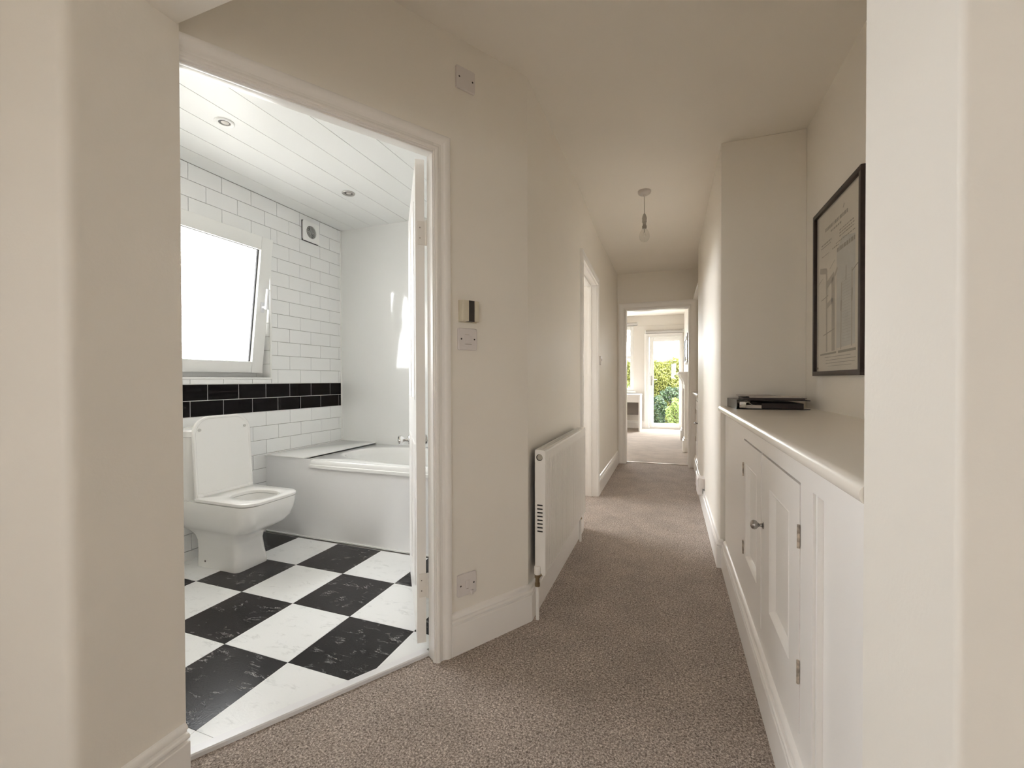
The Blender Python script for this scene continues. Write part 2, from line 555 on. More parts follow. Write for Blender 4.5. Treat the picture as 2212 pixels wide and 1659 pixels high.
# chequered tiles, each a bevelled slab, cut where the doorway crosses them
def clip_half(poly, p, nrm):
    out = []
    for i in range(len(poly)):
        a, b = Vector(poly[i]), Vector(poly[(i + 1) % len(poly)])
        da, db = (a - p).dot(nrm), (b - p).dot(nrm)
        if da >= 0:
            out.append(tuple(a))
        if (da >= 0) != (db >= 0):
            out.append(tuple(a.lerp(b, da / (da - db))))
    return out
PT = 0.3330
for i in range(-5, 2):
    for j in range(-2, 3):
        x0, y0 = -1.3410 + i * PT, 1.2160 + j * PT
        g = 0.0007
        poly = [(x0 + g, y0 + g), (x0 + PT - g, y0 + g), (x0 + PT - g, y0 + PT - g), (x0 + g, y0 + PT - g)]
        for p, nrm in ((Vector((XW, 0)), Vector((1, 0))), (Vector((0, 0.79)), Vector((0, 1))), (Vector((-0.70, 0)), Vector((-1, 0))),
                       (Vector((0, 2.236)), Vector((0, -1))), (Vector(L(0, 0.104)), NN)):
            if poly:
                poly = clip_half(poly, p, nrm)
        if len(poly) < 3:
            continue
        cx, cy = sum(p[0] for p in poly) / len(poly), sum(p[1] for p in poly) / len(poly)
        white = (i + j) % 2 != 0
        if j == -2:
            white = True
        mb = MB().prism([(p[0] - cx, p[1] - cy) for p in poly], -0.0015, 0.0035)
        mb.build('floor_tile', FL_W if white else FL_B, fb, T(cx, cy, 0))
thr = MB()
thr.loft([[(s, y, z) for y, z in ((0.0655, 0.0), (0.066, 0.011), (0.070, 0.0145), (0.100, 0.0145), (0.105, 0.0095), (0.108, 0.0036), (0.108, 0.0))] for s in (S0 - 0.02, S1 + 0.004)])
o = thr.build('trim_1', mat('white_threshold_strip', (0.80, 0.80, 0.82), 0.3), None, ML, smooth=True)
tag(o, 'white threshold strip between hallway carpet and bathroom tiles', 'threshold', kind='structure')

# ------------------------------------------------------------------ ceilings
struct('ceiling', MB().box(-3.45, 1.75, -4.35, 5.71, ZC, ZC + 0.1), CEIL, 'cream painted ceiling above the hallway', 'ceiling')
struct('ceiling_far_room', MB().box(-2.75, 0.75, 5.71, 9.9, 2.43, 2.53), CEIL, 'pale ceiling of the far room beyond the doorway', 'ceiling')
struct('ceiling_side_room', MB().box(-3.95, -0.62, 3.0, 5.71, ZC - 0.001, ZC + 0.1), CEIL, 'pale ceiling of the side room left of the corridor', 'ceiling')
cb = struct('ceiling_bathroom', MB().prism([(-2.70, 0.84), (-1.26, 0.84), L(-0.84, 0.075), L(0, 0.075), CB, (-0.70, YE), (-2.70, YE)], 2.3435, 2.3795), mat('ceiling_board_joint', (0.62, 0.62, 0.60), 0.8),
            'bathroom ceiling clad in white plastic boards', 'ceiling')
PW = 0.1735
k = 0
x = -1.464 + PW * 4
while x > XW + 0.01:
    xa, xb = max(x - PW, XW), x
    ylo = 0.86
    if xb > -1.25:
        ylo = 0.86
    poly = [(xa + 0.0022, ylo), (xb - 0.0022, ylo), (xb - 0.0022, YE), (xa + 0.0022, YE)]
    poly = clip_half(poly, Vector(L(0, TB)), NN)
    poly = clip_half(poly, Vector((-0.702, 0)), Vector((-1, 0)))
    if len(poly) >= 3:
        MB().prism([(p[0] - xa, p[1]) for p in poly], 2.340, 2.3445).build('ceiling_board', BWHITE, cb, T(xa, 0, 0))
    x -= PW

# ------------------------------------------------------------------ walls
# near wall with the wide opening the camera looks through: left return, right return, header
YN0, YN1, XL, XR, ZS = 0.534, 0.765, -1.200, 0.262, 1.985
nr = [(-3.4, YN0)]
rr = 0.030
nr += [(XL - rr + rr * math.sin(a), YN0 + rr - rr * math.cos(a)) for a in [PI / 2 * i / 10 for i in range(11)]]
nr += [(XL, YN1), L(S0 - 0.032, 0.0), L(S0 - 0.032, TB), (-1.385, 0.86), (-3.4, 0.86)]
o = struct('wall_near_left', MB().prism(nr, 0, ZC), WALL, 'cream wall end with rounded corner left of the bathroom doorway', 'wall', smooth=True)
rr = 0.008
YR0, YR1 = 0.537, 0.752
nr = [(1.7, YR0)] + [(XR + rr - rr * math.sin(a), YR0 + rr - rr * math.cos(a)) for a in [PI / 2 * i / 6 for i in range(7)]] + [(XR, YR1), (0.68, YR1), (0.68, 0.86), (1.7, 0.86)]
struct('wall_near_right', MB().prism(nr, 0, ZC), WALL, 'bright cream wall end beside the built-in cupboard', 'wall', smooth=True)
struct('wall_header', MB().box(XL - 0.001, XR + 0.001, YN0 + 0.001, YN1 - 0.004, ZS, ZC), WALL, 'cream header beam over the wide opening in the foreground', 'beam')
# diagonal wall with the bathroom door
mb = MB().prism([L(S1 + 0.030, TP), CN, CB, L(S1 + 0.030, TB)], 0, ZC)
mb.prism([L(S0 - 0.032, TP), L(S1 + 0.030, TP), L(S1 + 0.030, TB), L(S0 - 0.032, TB)], ZH + 0.028, ZC)
mb.prism([L(S0 - 0.19, TP), L(S0 - 0.032, TP), L(S0 - 0.032, TB), L(S0 - 0.19, TB)], 0, ZC)
struct('wall_diagonal', mb, WALL, 'cream diagonal wall holding the bathroom doorway and switch plates', 'wall')
# corridor, left side: straight run, then the run with the side door
D2A, D2B = Vector((-0.585, 2.985)), Vector((-0.620, 4.0))
U2 = (D2B - D2A).normalized()
N2 = Vector((-U2.y, U2.x))
def K(s, t):
    p = D2A + U2 * s + N2 * t
    return (p.x, p.y)
ML2 = Matrix(((U2.x, N2.x, 0, D2A.x), (U2.y, N2.y, 0, D2A.y), (0, 0, 1, 0), (0, 0, 0, 1)))
Q0, Q1, ZH2 = 0.070, 0.925, 1.905
mb = MB().prism([CN, K(0, 0), K(Q0 - 0.028, 0), K(Q0 - 0.028, 0.115), CB], 0, ZC)
struct('wall_left', mb, WALL, 'cream corridor wall behind the radiator', 'wall')
mb = MB().prism([K(Q1 + 0.028, 0), (-0.620, 4.02), (-0.620, YF), (-0.735, YF), K(Q1 + 0.028, 0.115)], 0, ZC)
mb.prism([K(Q0 - 0.028, 0), K(Q1 + 0.028, 0), K(Q1 + 0.028, 0.115), K(Q0 - 0.028, 0.115)], ZH2 + 0.028, ZC)
struct('wall_left_far', mb, WALL, 'cream corridor wall around and beyond the side doorway', 'wall')
# corridor, right side: chimney breast between two alcoves
mb = MB().box(0.27, 0.68, 2.68, 4.72, 0, ZC)
struct('wall_right', mb, WALL, 'bright cream wall projecting between the two cupboard alcoves', 'wall', bevel=0.004)
struct('wall_alcove', MB().box(0.68, 0.80, 0.86, 5.71, 0, ZC), WALL, 'cream alcove back wall carrying the framed plan', 'wall')
# far wall with doorway
FX0, FX1, ZH3 = -0.512, 0.213, 1.922
mb = MB().box(-2.75, FX0 - 0.028, YF, YF2, 0, 2.43).box(FX1 + 0.028, 0.68, YF, YF2, 0, 2.43).box(FX0 - 0.028, FX1 + 0.028, YF, YF2, ZH3 + 0.028, 2.43)
struct('wall_far', mb, WALL, 'cream wall at the far end of the corridor around the doorway', 'wall')
# bathroom shell
WY0, WY1, WZ0, WZ1 = 1.06, 2.281, 1.078, 2.042           # bathroom window opening
mb = MB()
XB = XW - 0.006                                           # tile backing face
for (ya, yb, za, zb) in ((0.70, 3.10, -0.1, WZ0), (0.70, 3.10, WZ1, 2.45), (0.70, WY0, WZ0, WZ1), (WY1, 3.10, WZ0, WZ1)):
    mb.box(-2.95, XB, ya, yb, za, zb)
wb = struct('wall_bathroom', mb, GROUT, 'bathroom window wall of white brick tiles with a black band', 'tiled wall')
struct('wall_bathroom_end', MB().box(XB, -0.735, YE, 3.06, 0, 2.45), PANEL, 'glossy white shower panelling on the wall behind the bath', 'wall panel')
struct('wall_bathroom_side', MB().box(-0.7015, -0.700, 2.02, YE, 0, 2.35), PANEL, 'glossy white panelling at the tap end of the bath', 'wall panel')
# white tile trims: corner strip and window edging
mb = MB().box(XW - 0.004, XW + 0.007, YE - 0.010, YE, 0.56, 2.34)
struct('trim_2', mb, PVC, 'white plastic corner strip between brick tiles and shower panel', 'trim', bevel=0.002)
mb = MB()
e = 0.010
mb.box(XW - 0.004, XW + 0.005, WY1 - 0.002, WY1 + e, WZ0 - e, WZ1 + e)
mb.box(XW - 0.004, XW + 0.005, WY0, WY1, WZ0 - e, WZ0 + 0.002)
mb.box(XW - 0.004, XW + 0.005, WY0, WY1, WZ1 - 0.002, WZ1 + e)
struct('trim_3', mb, PVC, 'white plastic edging strip around the bathroom window recess', 'trim', bevel=0.0015)

# wall tiles 200 x 100 running bond
TWI, THI, GR = 0.2028, 0.1002, 0.0028
def tile_mesh(w, h, m):
    d, c = 0.006, 0.0013
    a, b = w / 2, h / 2
    v = [(0, -a, -b), (0, a, -b), (0, a, b), (0, -a, b), (d - c, -a, -b), (d - c, a, -b), (d - c, a, b), (d - c, -a, b),
         (d, -a + c, -b + c), (d, a - c, -b + c), (d, a - c, b - c), (d, -a + c, b - c)]
    f = [(0, 1, 5, 4), (1, 2, 6, 5), (2, 3, 7, 6), (3, 0, 4, 7), (4, 5, 9, 8), (5, 6, 10, 9), (6, 7, 11, 10), (7, 4, 8, 11), (8, 9, 10, 11)]
    me = bpy.data.meshes.new('wall_tile')
    me.from_pydata(v, [], f)
    me.materials.append(m)
    return me
tcache = {}
ZB = 1.037                       # top of the black band
rows = [(ZB + k * THI, ZB + (k + 1) * THI, TILE_W, k % 2) for k in range(0, 13)]
rows += [(0.9375, ZB, TILE_B, 1), (0.8410, 0.9375, TILE_B, 0)]
rows += [(0.8410 - (k + 1) * 0.098, 0.8410 - k * 0.098, TILE_W, (k + 1) % 2) for k in range(0, 9)]
for (za, zb, m, ph) in rows:
    za, zb = max(za, 0.0), min(zb, 2.34)
    if zb - za < 0.012:
        continue
    y = 2.853 + TWI if ph else 2.952 + TWI
    while y > 0.90:
        ya, yb = max(y - TWI, 0.87), min(y, YE - 0.001)
        spans = [(ya, yb, za, zb)]
        # cut round the window recess
        if yb > WY0 and ya < WY1 + e and zb > WZ0 - e and za < WZ1 + e:
            spans = []
            if yb > WY1 + e + 0.006:
                spans.append((max(ya, WY1 + e), yb, za, zb))
            if ya < WY0 - 0.006:
                spans.append((ya, min(yb, WY0), za, zb))
            ia, ib = max(ya, WY0), min(yb, WY1 + e)
            if za < WZ0 - e - 0.006 and ib > ia:
                spans.append((ia, ib, za, WZ0 - e))
            if zb > WZ1 + e + 0.006 and ib > ia:
                spans.append((ia, ib, WZ1 + e, zb))
        for (a, b, c, d) in spans:
            gp = 0.0040 if m is TILE_B else GR
            w, h = b - a - gp, d - c - gp
            if w < 0.006 or h < 0.006:
                continue
            key = (round(w, 4), round(h, 4), m.name)
            if key not in tcache:
                tcache[key] = tile_mesh(w, h, m)
            link('wall_tile', tcache[key], wb, T(XB, (a + b) / 2, (c + d) / 2))
        y -= TWI
MB().box(XB - 0.001, XB + 0.0025, 0.90, YE - 0.001, 0.8400, 1.0385).build('grout_band', mat('white_grout', (0.80, 0.79, 0.77), 0.8), wb)
# reveal of the window, right cheek tiled
for k in range(10):
    za, zb = WZ0 + 0.002 + k * 0.0965, WZ0 + 0.002 + (k + 1) * 0.0965 - GR
    MB().box(XW - 0.115, XW - 0.005, WY1 - 0.006, WY1 - 0.0005, za, min(zb, WZ1)).build('wall_tile', TILE_W, wb, None, bevel=0.001, seg=1)
MB().box(-2.93, XW - 0.004, WY0, WY1, WZ0 - 0.012, WZ0).build('window_sill', PVC, wb, None)

# outer shells of the side room, far room and entrance space (daylight enters by windows, unseen added ones in side room and entrance)
mb = MB()
SZ0, SZ1, SY0, SY1 = 1.05, 2.33, 3.2, 4.8  # unseen side room window, added and sized for daylight into the corridor
mb.box(-3.9, -3.8, 3.0, SY0, -0.1, ZC).box(-3.9, -3.8, SY1, 5.71, -0.1, ZC).box(-3.9, -3.8, SY0, SY1, -0.1, SZ0).box(-3.9, -3.8, SY0, SY1, SZ1, ZC)
mb.box(-3.9, -0.735, 3.06, 3.09, -0.1, ZC).box(-3.9, -2.74, 5.58, 5.71, -0.1, ZC)
struct('wall_side_room', mb, mat('white_side_room_paint', (0.82, 0.80, 0.77), 0.6), 'white walls of the side room seen through the left corridor doorway', 'wall')
BX0, BX1, BZ1 = -0.470, 0.262, 2.005                      # far glazed door opening
GX0, GX1, GZ0, GZ1 = -1.95, -0.735, 0.80, 2.215           # far window opening
YB0, YB1 = 9.75, 9.90
mb = MB().box(-2.75, GX0, YB0, YB1, -0.1, 2.5).box(GX0, GX1, YB0, YB1, -0.1, GZ0).box(GX0, GX1, YB0, YB1, GZ1, 2.5).box(GX1, BX0, YB0, YB1, -0.1, 2.5)
mb.box(BX0, BX1, YB0, YB1, BZ1, 2.5).box(BX1, 0.75, YB0, YB1, -0.1, 2.5)
struct('wall_far_room', mb, mat('pale_far_room_paint', (0.72, 0.69, 0.645), 0.6), 'pale wall at the back of the far room around the glazed door', 'wall')
struct('wall_far_room_right', MB().box(0.285, 0.40, YF2, YB0, -0.1, 2.5), MATS['pale_far_room_paint'], 'pale fireplace wall on the right of the far room', 'wall')
struct('wall_far_room_left', MB().box(-2.75, -2.62, YF2, YB0, -0.1, 2.5), MATS['pale_far_room_paint'], 'pale left wall of the far room', 'wall')
EY0, EY1, EZ0, EZ1 = -3.85, -3.05, 0.75, 2.15              # added window behind and left of the camera, brings daylight to the opening
RX_0, RX_1, RZ_0, RZ_1 = 0.05, 0.55, 1.05, 1.9             # small pane added in the unseen rear wall to light the wall ends
YQ = -4.2
mb = MB().box(-3.4, RX_0, YQ - 0.1, YQ, 0, ZC).box(RX_1, 1.7, YQ - 0.1, YQ, 0, ZC).box(RX_0, RX_1, YQ - 0.1, YQ, 0, RZ_0).box(RX_0, RX_1, YQ - 0.1, YQ, RZ_1, ZC)
mb.box(1.6, 1.7, YQ, 0.537, 0, ZC)
mb.box(-3.4, -3.3, YQ, EY0, 0, ZC).box(-3.4, -3.3, EY1, 0.534, 0, ZC).box(-3.4, -3.3, EY0, EY1, 0, EZ0).box(-3.4, -3.3, EY0, EY1, EZ1, ZC)
struct('wall_entrance', mb, WALL, 'cream walls of the entrance space on this side of the opening', 'wall')
w = thing('added_window_3', 'added unseen entrance side window lighting the foreground opening', 'window', T(-3.35, 0, 0), kind='structure')
mb = frame_bars('y', EY0, EY1, EZ0, EZ1, -0.03, 0.03, 0.05, 0.05, 0.05, 0.05)
mb.build('window_frame', PVC, w)
MB().box(-0.004, 0.004, EY0 + 0.05, EY1 - 0.05, EZ0 + 0.05, EZ1 - 0.05).build('pane', GLASS, w)
w = thing('added_window_5', 'added unseen narrow pane in the rear wall lighting the entrance', 'window', T(0, YQ - 0.05, 0), kind='structure')
mb = frame_bars('x', RX_0, RX_1, RZ_0, RZ_1, -0.03, 0.03, 0.03, 0.03, 0.03, 0.03)
mb.build('window_frame', PVC, w)
MB().box(RX_0 + 0.03, RX_1 - 0.03, -0.004, 0.004, RZ_0 + 0.03, RZ_1 - 0.03).build('pane', GLASS, w)
w = thing('added_window_4', 'added unseen side room window lighting the left corridor doorway', 'window', T(-3.85, 0, 0), kind='structure')
mb = frame_bars('y', SY0, SY1, SZ0, SZ1, -0.03, 0.03, 0.06, 0.06, 0.06, 0.06)
mb.build('window_frame', PVC, w)
MB().box(-0.004, 0.004, SY0 + 0.06, SY1 - 0.06, SZ0 + 0.06, SZ1 - 0.06).build('pane', GLASS, w)

# ------------------------------------------------------------------ skirting boards
def skirt(name, path, label, side=1, m=TRIM):
    o = sweep_plan(SKIRT, path, side).build(name, m, None, None, smooth=True, angle=30)
    return tag(o, label, 'skirting board', kind='structure')
skirt('baseboard_near', [(XL - 0.03, YN0), (XL, YN0), (XL, YN1 - 0.002)], 'white moulded skirting on the wall end left of the bathroom door', -1)
skirt('baseboard_diagonal', [L(S1 + 0.066, TP), CN, (CN[0], CN[1] + 0.01), (-0.585, 2.984)], 'white moulded skirting turning from the diagonal wall to below the radiator', -1)
skirt('baseboard_left', [K(Q1 + 0.064, 0), (-0.620, 4.02), (-0.620, YF)], 'white moulded skirting between side doorway and far doorway', -1)
skirt('baseboard_right', [(0.285, 2.68), (0.27, 2.68), (0.27, 4.72), (0.293, 4.72)], 'white moulded skirting on the wall between the cupboards', 1)
skirt('baseboard_far_room', [(BX0 - 0.045, YB0), (-2.6, YB0)], 'white skirting along the back wall of the far room', 1)

# ------------------------------------------------------------------ bathroom door: frame, architrave, leaf
fr = thing('trim_4', 'white moulded door frame and architrave around the bathroom doorway', 'door frame', ML, kind='structure')
MB().box(S1, S1 + 0.030, 0.006, TB - 0.014, 0.0, ZH + 0.03).build('jamb', TRIMW, fr, bevel=0.0015)
MB().box(S0 - 0.032, S0, 0.002, TB - 0.014, 0.0, ZH + 0.03).build('jamb', TRIMW, fr, bevel=0.0015)
MB().box(S0, S1, 0.006, TB - 0.014, ZH, ZH + 0.03).build('door_head', TRIMW, fr, bevel=0.0015)
MB().box(S0, S1, 0.012, 0.024, ZH - 0.006, ZH).build('door_stop', TRIMW, fr, bevel=0.001)
MB().box(S1 - 0.004, S1, 0.012, 0.024, 0.0, ZH - 0.006).build('door_stop', TRIMW, fr, bevel=0.001)
architrave(S0 - 0.004, S1 + 0.005, ZH + 0.005, left=False, scale=1.02).build('architrave', TRIM, fr, T(0, TP, 0), smooth=True, angle=28)

HX, HY = -0.8945, 1.4285
DA = math.atan2(0.813, -0.583)
MD = Matrix.Translation((HX, HY, 0)) @ Matrix.Rotation(DA, 4, 'Z')
# local: x along the leaf away from the hinge, +y = bathroom-lit face (towards the tiled wall)
dr = thing('door_1', 'white panelled bathroom door standing wide open', 'door', MD, kind='structure')
DWd, DT, DZ0, DZ1 = 0.700, 0.0170, 0.048, 1.900
mb = MB()
stiles = [(0.0, 0.095), (0.31, 0.39), (0.605, DWd)]
rails = [(DZ0, 0.23), (0.80, 0.98), (DZ1 - 0.125, DZ1)]
for a, b in stiles:
    mb.box(a, b, -DT, DT, DZ0, DZ1)
for a, b in rails:
    for (p, q) in ((0.095, 0.31), (0.39, 0.605)):
        mb.box(p, q, -DT, DT, a, b)
mb.build('door_leaf', TRIMW, dr)
for (p, q) in ((0.095, 0.31), (0.39, 0.605)):
    for (a, b) in ((0.23, 0.80), (0.98, DZ1 - 0.125)):
        MB().box(p, q, -0.008, 0.008, a, b).build('door_panel', TRIMW, dr)
        mo = MB()
        for sgn in (-1, 1):
            prof = [(0.0, 0.008), (0.0, DT + 0.002), (0.006, DT + 0.004), (0.014, DT - 0.002), (0.022, 0.012), (0.024, 0.008)]
            rg = []
            for (cx, cz, dx, dz) in ((p, a, 1, 1), (q, a, -1, 1), (q, b, -1, -1), (p, b, 1, -1)):
                rg.append([(cx + dx * w_, sgn * y_, cz + dz * w_) for w_, y_ in prof])
            n_ = len(prof)
            vs = [v for r in rg for v in r]
            fs = []
            for kk in range(4):
                for ii in range(n_ - 1):
                    fs.append((kk * n_ + ii, kk * n_ + ii + 1, ((kk + 1) % 4) * n_ + ii + 1, ((kk + 1) % 4) * n_ + ii))
            mo.add(vs, fs)
        mo.build('panel_moulding', TRIMW, dr, smooth=True, angle=30)
for sgn in (1, -1):
    kb = MB().lathe([(0.0, 0), (0.024, 0), (0.026, 0.003), (0.022, 0.007), (0.010, 0.010), (0.008, 0.022), (0.013, 0.030), (0.022, 0.038), (0.026, 0.047), (0.024, 0.055), (0.014, 0.061), (0.0, 0.062)], (0, 0, 0), 'y', 28)
    if sgn < 0:
        kb.v = [(a, -b, c) for a, b, c in kb.v]
    kb.build('door_knob', CHROME, dr, T(DWd - 0.058, sgn * DT, 0.745), smooth=True)['label'] = 'polished chrome door knob'
for z in (0.27, 1.62):
    h = MB().box(-0.003, 0.0005, -DT - 0.003, DT - 0.008, z - 0.045, z + 0.045)
    h.lathe([(0.0055, z - 0.047), (0.0055, z + 0.047)], (-0.006, -DT - 0.006, 0), 'z', 10)
    hh = h.build('hinge', mat('painted_hinge_steel', (0.80, 0.77, 0.73), 0.35), dr)
    for q in (-0.02, 0.02):
        MB().lathe([(0.0025, 0), (0.0, 0.0008)], (-0.0032, 0.0, z + q), 'x', 8).build('screw', NICKEL, hh)

# ------------------------------------------------------------------ bathroom window (tilted inwards)
wi = thing('window_1', 'white bathroom window tilted inward with obscured glass', 'window', T(-2.735, 0, WZ0), kind='structure')
hgt = WZ1 - WZ0
mb = frame_bars('y', WY0, WY1, 0, hgt, -0.035, 0.012, 0.05, 0.055, 0.05, 0.05)
mb.build('window_frame', PVC, wi, bevel=0.003)
TILT = math.radians(7.0)
MS = T(0.0145, 0, 0.036) @ Matrix.Rotation(TILT, 4, 'Y')
y0, y1, zs0, zs1, st = WY0 + 0.03, 2.246, 0.0, 0.925, 0.086
mb = MB()
mb.box(-0.03, 0.03, y1 - st, y1, zs0, zs1).box(-0.03, 0.03, y0, y0 + st, zs0, zs1).box(-0.03, 0.03, y0 + st, y1 - st, zs0, zs0 + st - 0.012).box(-0.03, 0.03, y0 + st, y1 - st, zs1 - st, zs1)
sa = mb.build('sash', PVC, wi, MS, bevel=0.004)
mb = MB()
ga, gb, gc, gd = y0 + st, y1 - st, zs0 + st - 0.012, zs1 - st
mb = frame_bars('y', ga - 0.0005, gb + 0.0005, gc - 0.0005, gd + 0.0005, 0.013, 0.034, 0.004, 0.004, 0.004, 0.004)
mb.build('glazing_bead', PVC, sa)
mb = MB()
mb = frame_bars('y', ga, gb, gc, gd, 0.001, 0.0129, 0.012, 0.012, 0.006, 0.006)
mb.build('gasket', RUBBER, sa)
MB().add([(0.0, ga, gc), (0.0, gb, gc), (0.0, gb, gd), (0.0, ga, gd)], [(0, 1, 2, 3)]).build('pane', FROST, sa)['label'] = 'obscured glass pane glowing white'
hy, hz = y1 - 0.045, 0.455
mb = MB().box(0.030, 0.038, hy - 0.014, hy + 0.014, hz - 0.035, hz + 0.035)
mb.tube([(0.036, hy, hz), (0.072, hy, hz)], 0.010, 12)
mb.loft([[(0.062 + a, hy + b, z) for a, b in rrect(0, 0.020, -0.011, 0.011, 0.006, 3)] for z in (hz - 0.012, hz + 0.05, hz + 0.125)])
mb.build('window_handle', mat('white_handle_enamel', (0.82, 0.83, 0.86), 0.25), sa, smooth=True, angle=35)

# ------------------------------------------------------------------ extractor fan, ceiling spotlights
fan = thing('extractor_fan', 'square white extractor fan high on the brick tiles', 'fan', T(XW, 2.644, 2.213))
mb = MB().box(0.0, 0.010, -0.0785, 0.0785, -0.074, 0.0795)
mb.build('back_plate', BLACK, fan)
# front plate with a round hole
ring = []
N = 48
def plate_hole(hw, hh, r, x0, x1, n=48):
    m_ = MB()
    outer, inner = [], []
    for i in range(n):
        a = 2 * PI * i / n
        c, s = math.cos(a), math.sin(a)
        q = min(hw / abs(c) if abs(c) > 1e-6 else 9, hh / abs(s) if abs(s) > 1e-6 else 9)
        outer.append((q * c, q * s))
        inner.append((r * c, r * s))
    R = [[(x0, a, b) for a, b in outer], [(x1, a, b) for a, b in outer], [(x1, a, b) for a, b in inner], [(x0, a, b) for a, b in inner]]
    return m_.loft(R, False, False)
plate_hole(0.080, 0.076, 0.050, 0.009, 0.020).build('front_plate', PVC, fan, T(0, 0, 0.004), smooth=True, angle=30)
gr_ = MB()
for r in (0.012, 0.021, 0.030, 0.039, 0.047):
    gr_.loft([[(0.012 + (0.003 if q in (1, 2) else 0), (r + dr_) * math.cos(2 * PI * i / 40), (r + dr_) * math.sin(2 * PI * i / 40) + 0.004) for i in range(40)] for q, dr_ in ((0, -0.002), (1, -0.002), (2, 0.002), (3, 0.002))], False, False)
gr_.box(0.011, 0.014, -0.049, 0.049, 0.002, 0.006).box(0.011, 0.014, -0.002, 0.002, -0.045, 0.053)
gr_.build('grille', mat('grey_fan_grille', (0.42, 0.42, 0.40), 0.4), fan, smooth=True)
for (x, y, m, lb) in ((-2.074, 1.531, PVC, 'white recessed ceiling spotlight near the bathroom window'), (-2.066, 2.400, STEEL, 'dark steel recessed ceiling spotlight above the bath side')):
    sp = thing('ceiling_spotlight', lb, 'spotlight', T(x, y, 2.340), 'spotlights in the bathroom ceiling boards')
    MB().lathe([(0.026, 0.0), (0.027, -0.004), (0.040, -0.007), (0.0435, -0.004), (0.044, 0.0)], (0, 0, 0), 'z', 36).build('bezel', m, sp, smooth=True)
    MB().lathe([(0.0, 0.004), (0.0255, 0.004), (0.0255, -0.001), (0.0, -0.001)], (0, 0, 0), 'z', 30).build('recess', mat('dark_lamp_recess', (0.06, 0.05, 0.045), 0.4), sp)
    MB().lathe([(0.018, -0.0012), (0.014, -0.0045), (0.0, -0.006)], (0, 0.003, 0), 'z', 24).build('lamp', mat('lamp_reflector_glass', (0.6, 0.57, 0.53), 0.12), sp, smooth=True)

# ------------------------------------------------------------------ bath
by0 = 2.222
bath = thing('bathtub', 'white acrylic bath with an oval basin', 'bathtub', T(-1.5, 2.6, 0))
NB = 96
bx0, bx1, byb = -2.298, -0.706, YE - 0.002
cx, cy = -1.42, 2.60
def outer_pt(a, z, ins=0.0):
    c, s = math.cos(a), math.sin(a)
    q = 9
    if abs(c) > 1e-6:
        q = min(q, ((bx1 - ins - cx) / c) if c > 0 else ((bx0 + ins - cx) / c))
    if abs(s) > 1e-6:
        q = min(q, ((byb - ins - cy) / s) if s > 0 else ((by0 + ins - cy) / s))
    return (cx + q * c + 1.5, cy + q * s - 2.6, z)
def in_pt(a, z, ax, ay, ex=2.5):
    c, s = math.cos(a), math.sin(a)
    k_ = (abs(c / ax) ** ex + abs(s / ay) ** ex) ** (-1 / ex)
    return (cx + k_ * c + 1.5, cy + k_ * s - 2.6, z)
AN = [2 * PI * (i + 0.5) / NB for i in range(NB)]
rings = [[outer_pt(a, 0.478) for a in AN], [outer_pt(a, 0.496) for a in AN], [outer_pt(a, 0.499, 0.006) for a in AN], [outer_pt(a, 0.524, 0.006) for a in AN], [outer_pt(a, 0.530, 0.012) for a in AN]]
for z, ax, ay in ((0.530, 0.805, 0.302), (0.528, 0.797, 0.294), (0.520, 0.789, 0.287), (0.49, 0.777, 0.278), (0.38, 0.74, 0.262), (0.25, 0.68, 0.24), (0.16, 0.60, 0.21), (0.135, 0.50, 0.17)):
    rings.append([in_pt(a, z, ax, ay) for a in AN])
MB().loft(rings, False, True).build('tub', ACRYL, bath, smooth=True, angle=50)
bp = MB().box(XW + 0.002, -0.708, 2.238, 2.250, 0.006, 0.532).build('front_panel', BPANEL, bath, T(1.5, -2.6, 0))
MB().box(XW + 0.002, -0.708, 2.229, 2.239, 0.0035, 0.014).build('sealant_strip', PVC, bp, bevel=0.003)
lg = tag(MB().box(XW + 0.001, -2.3005, 2.226, YE - 0.002, 0.533, 0.543).build('bath_ledge', ACRYL, None, bevel=0.004), 'white boxed-in ledge between bath and tiled wall', 'ledge')

# ------------------------------------------------------------------ toilet
TY = 1.783
to = thing('toilet', 'white squared toilet with its lid raised below the bathroom window', 'toilet', T(XW, TY, 0.0035))
secs = [(0.0, 0.120, 0.440, 0.102, 0.030), (0.012, 0.118, 0.442, 0.102, 0.03), (0.08, 0.112, 0.434, 0.094, 0.035), (0.145, 0.100, 0.428, 0.090, 0.04), (0.175, 0.085, 0.438, 0.094, 0.045),
        (0.198, 0.062, 0.462, 0.105, 0.05), (0.222, 0.034, 0.508, 0.128, 0.055), (0.250, 0.012, 0.552, 0.150, 0.058), (0.285, 0.003, 0.585, 0.164, 0.066), (0.325, 0.002, 0.603, 0.172, 0.074), (0.365, 0.002, 0.612, 0.177, 0.080), (0.390, 0.002, 0.614, 0.178, 0.082)]
rings = []
for z, x0, x1, hw, r in secs:
    rings.append([(a, b, z) for a, b in rrect(x0, x1, -hw, hw, [0.02, r, r, 0.02], 8, 8)])
npt = len(rings[0])
ic = 0.455
def hole(a_, b_, z, ex=2.8, ic=0.455):
    out = []
    for (x, y, _) in rings[-1]:
        an = math.atan2(y / 0.178, (x - 0.34) / 0.28)
        c, s = math.cos(an), math.sin(an)
        k_ = (abs(c) ** ex + abs(s) ** ex) ** (-1 / ex)
        out.append((ic + a_ * k_ * c, b_ * k_ * s, z))
    return out
pan = rings + [hole(0.124, 0.106, 0.390), hole(0.124, 0.106, 0.375), hole(0.110, 0.098, 0.33, 2.6, 0.448), hole(0.085, 0.080, 0.285, 2.4, 0.425), hole(0.055, 0.05, 0.262, 2.2, 0.40)]
MB().loft(pan, True, True).build('pan', CERAMIC, to, smooth=True, angle=50)
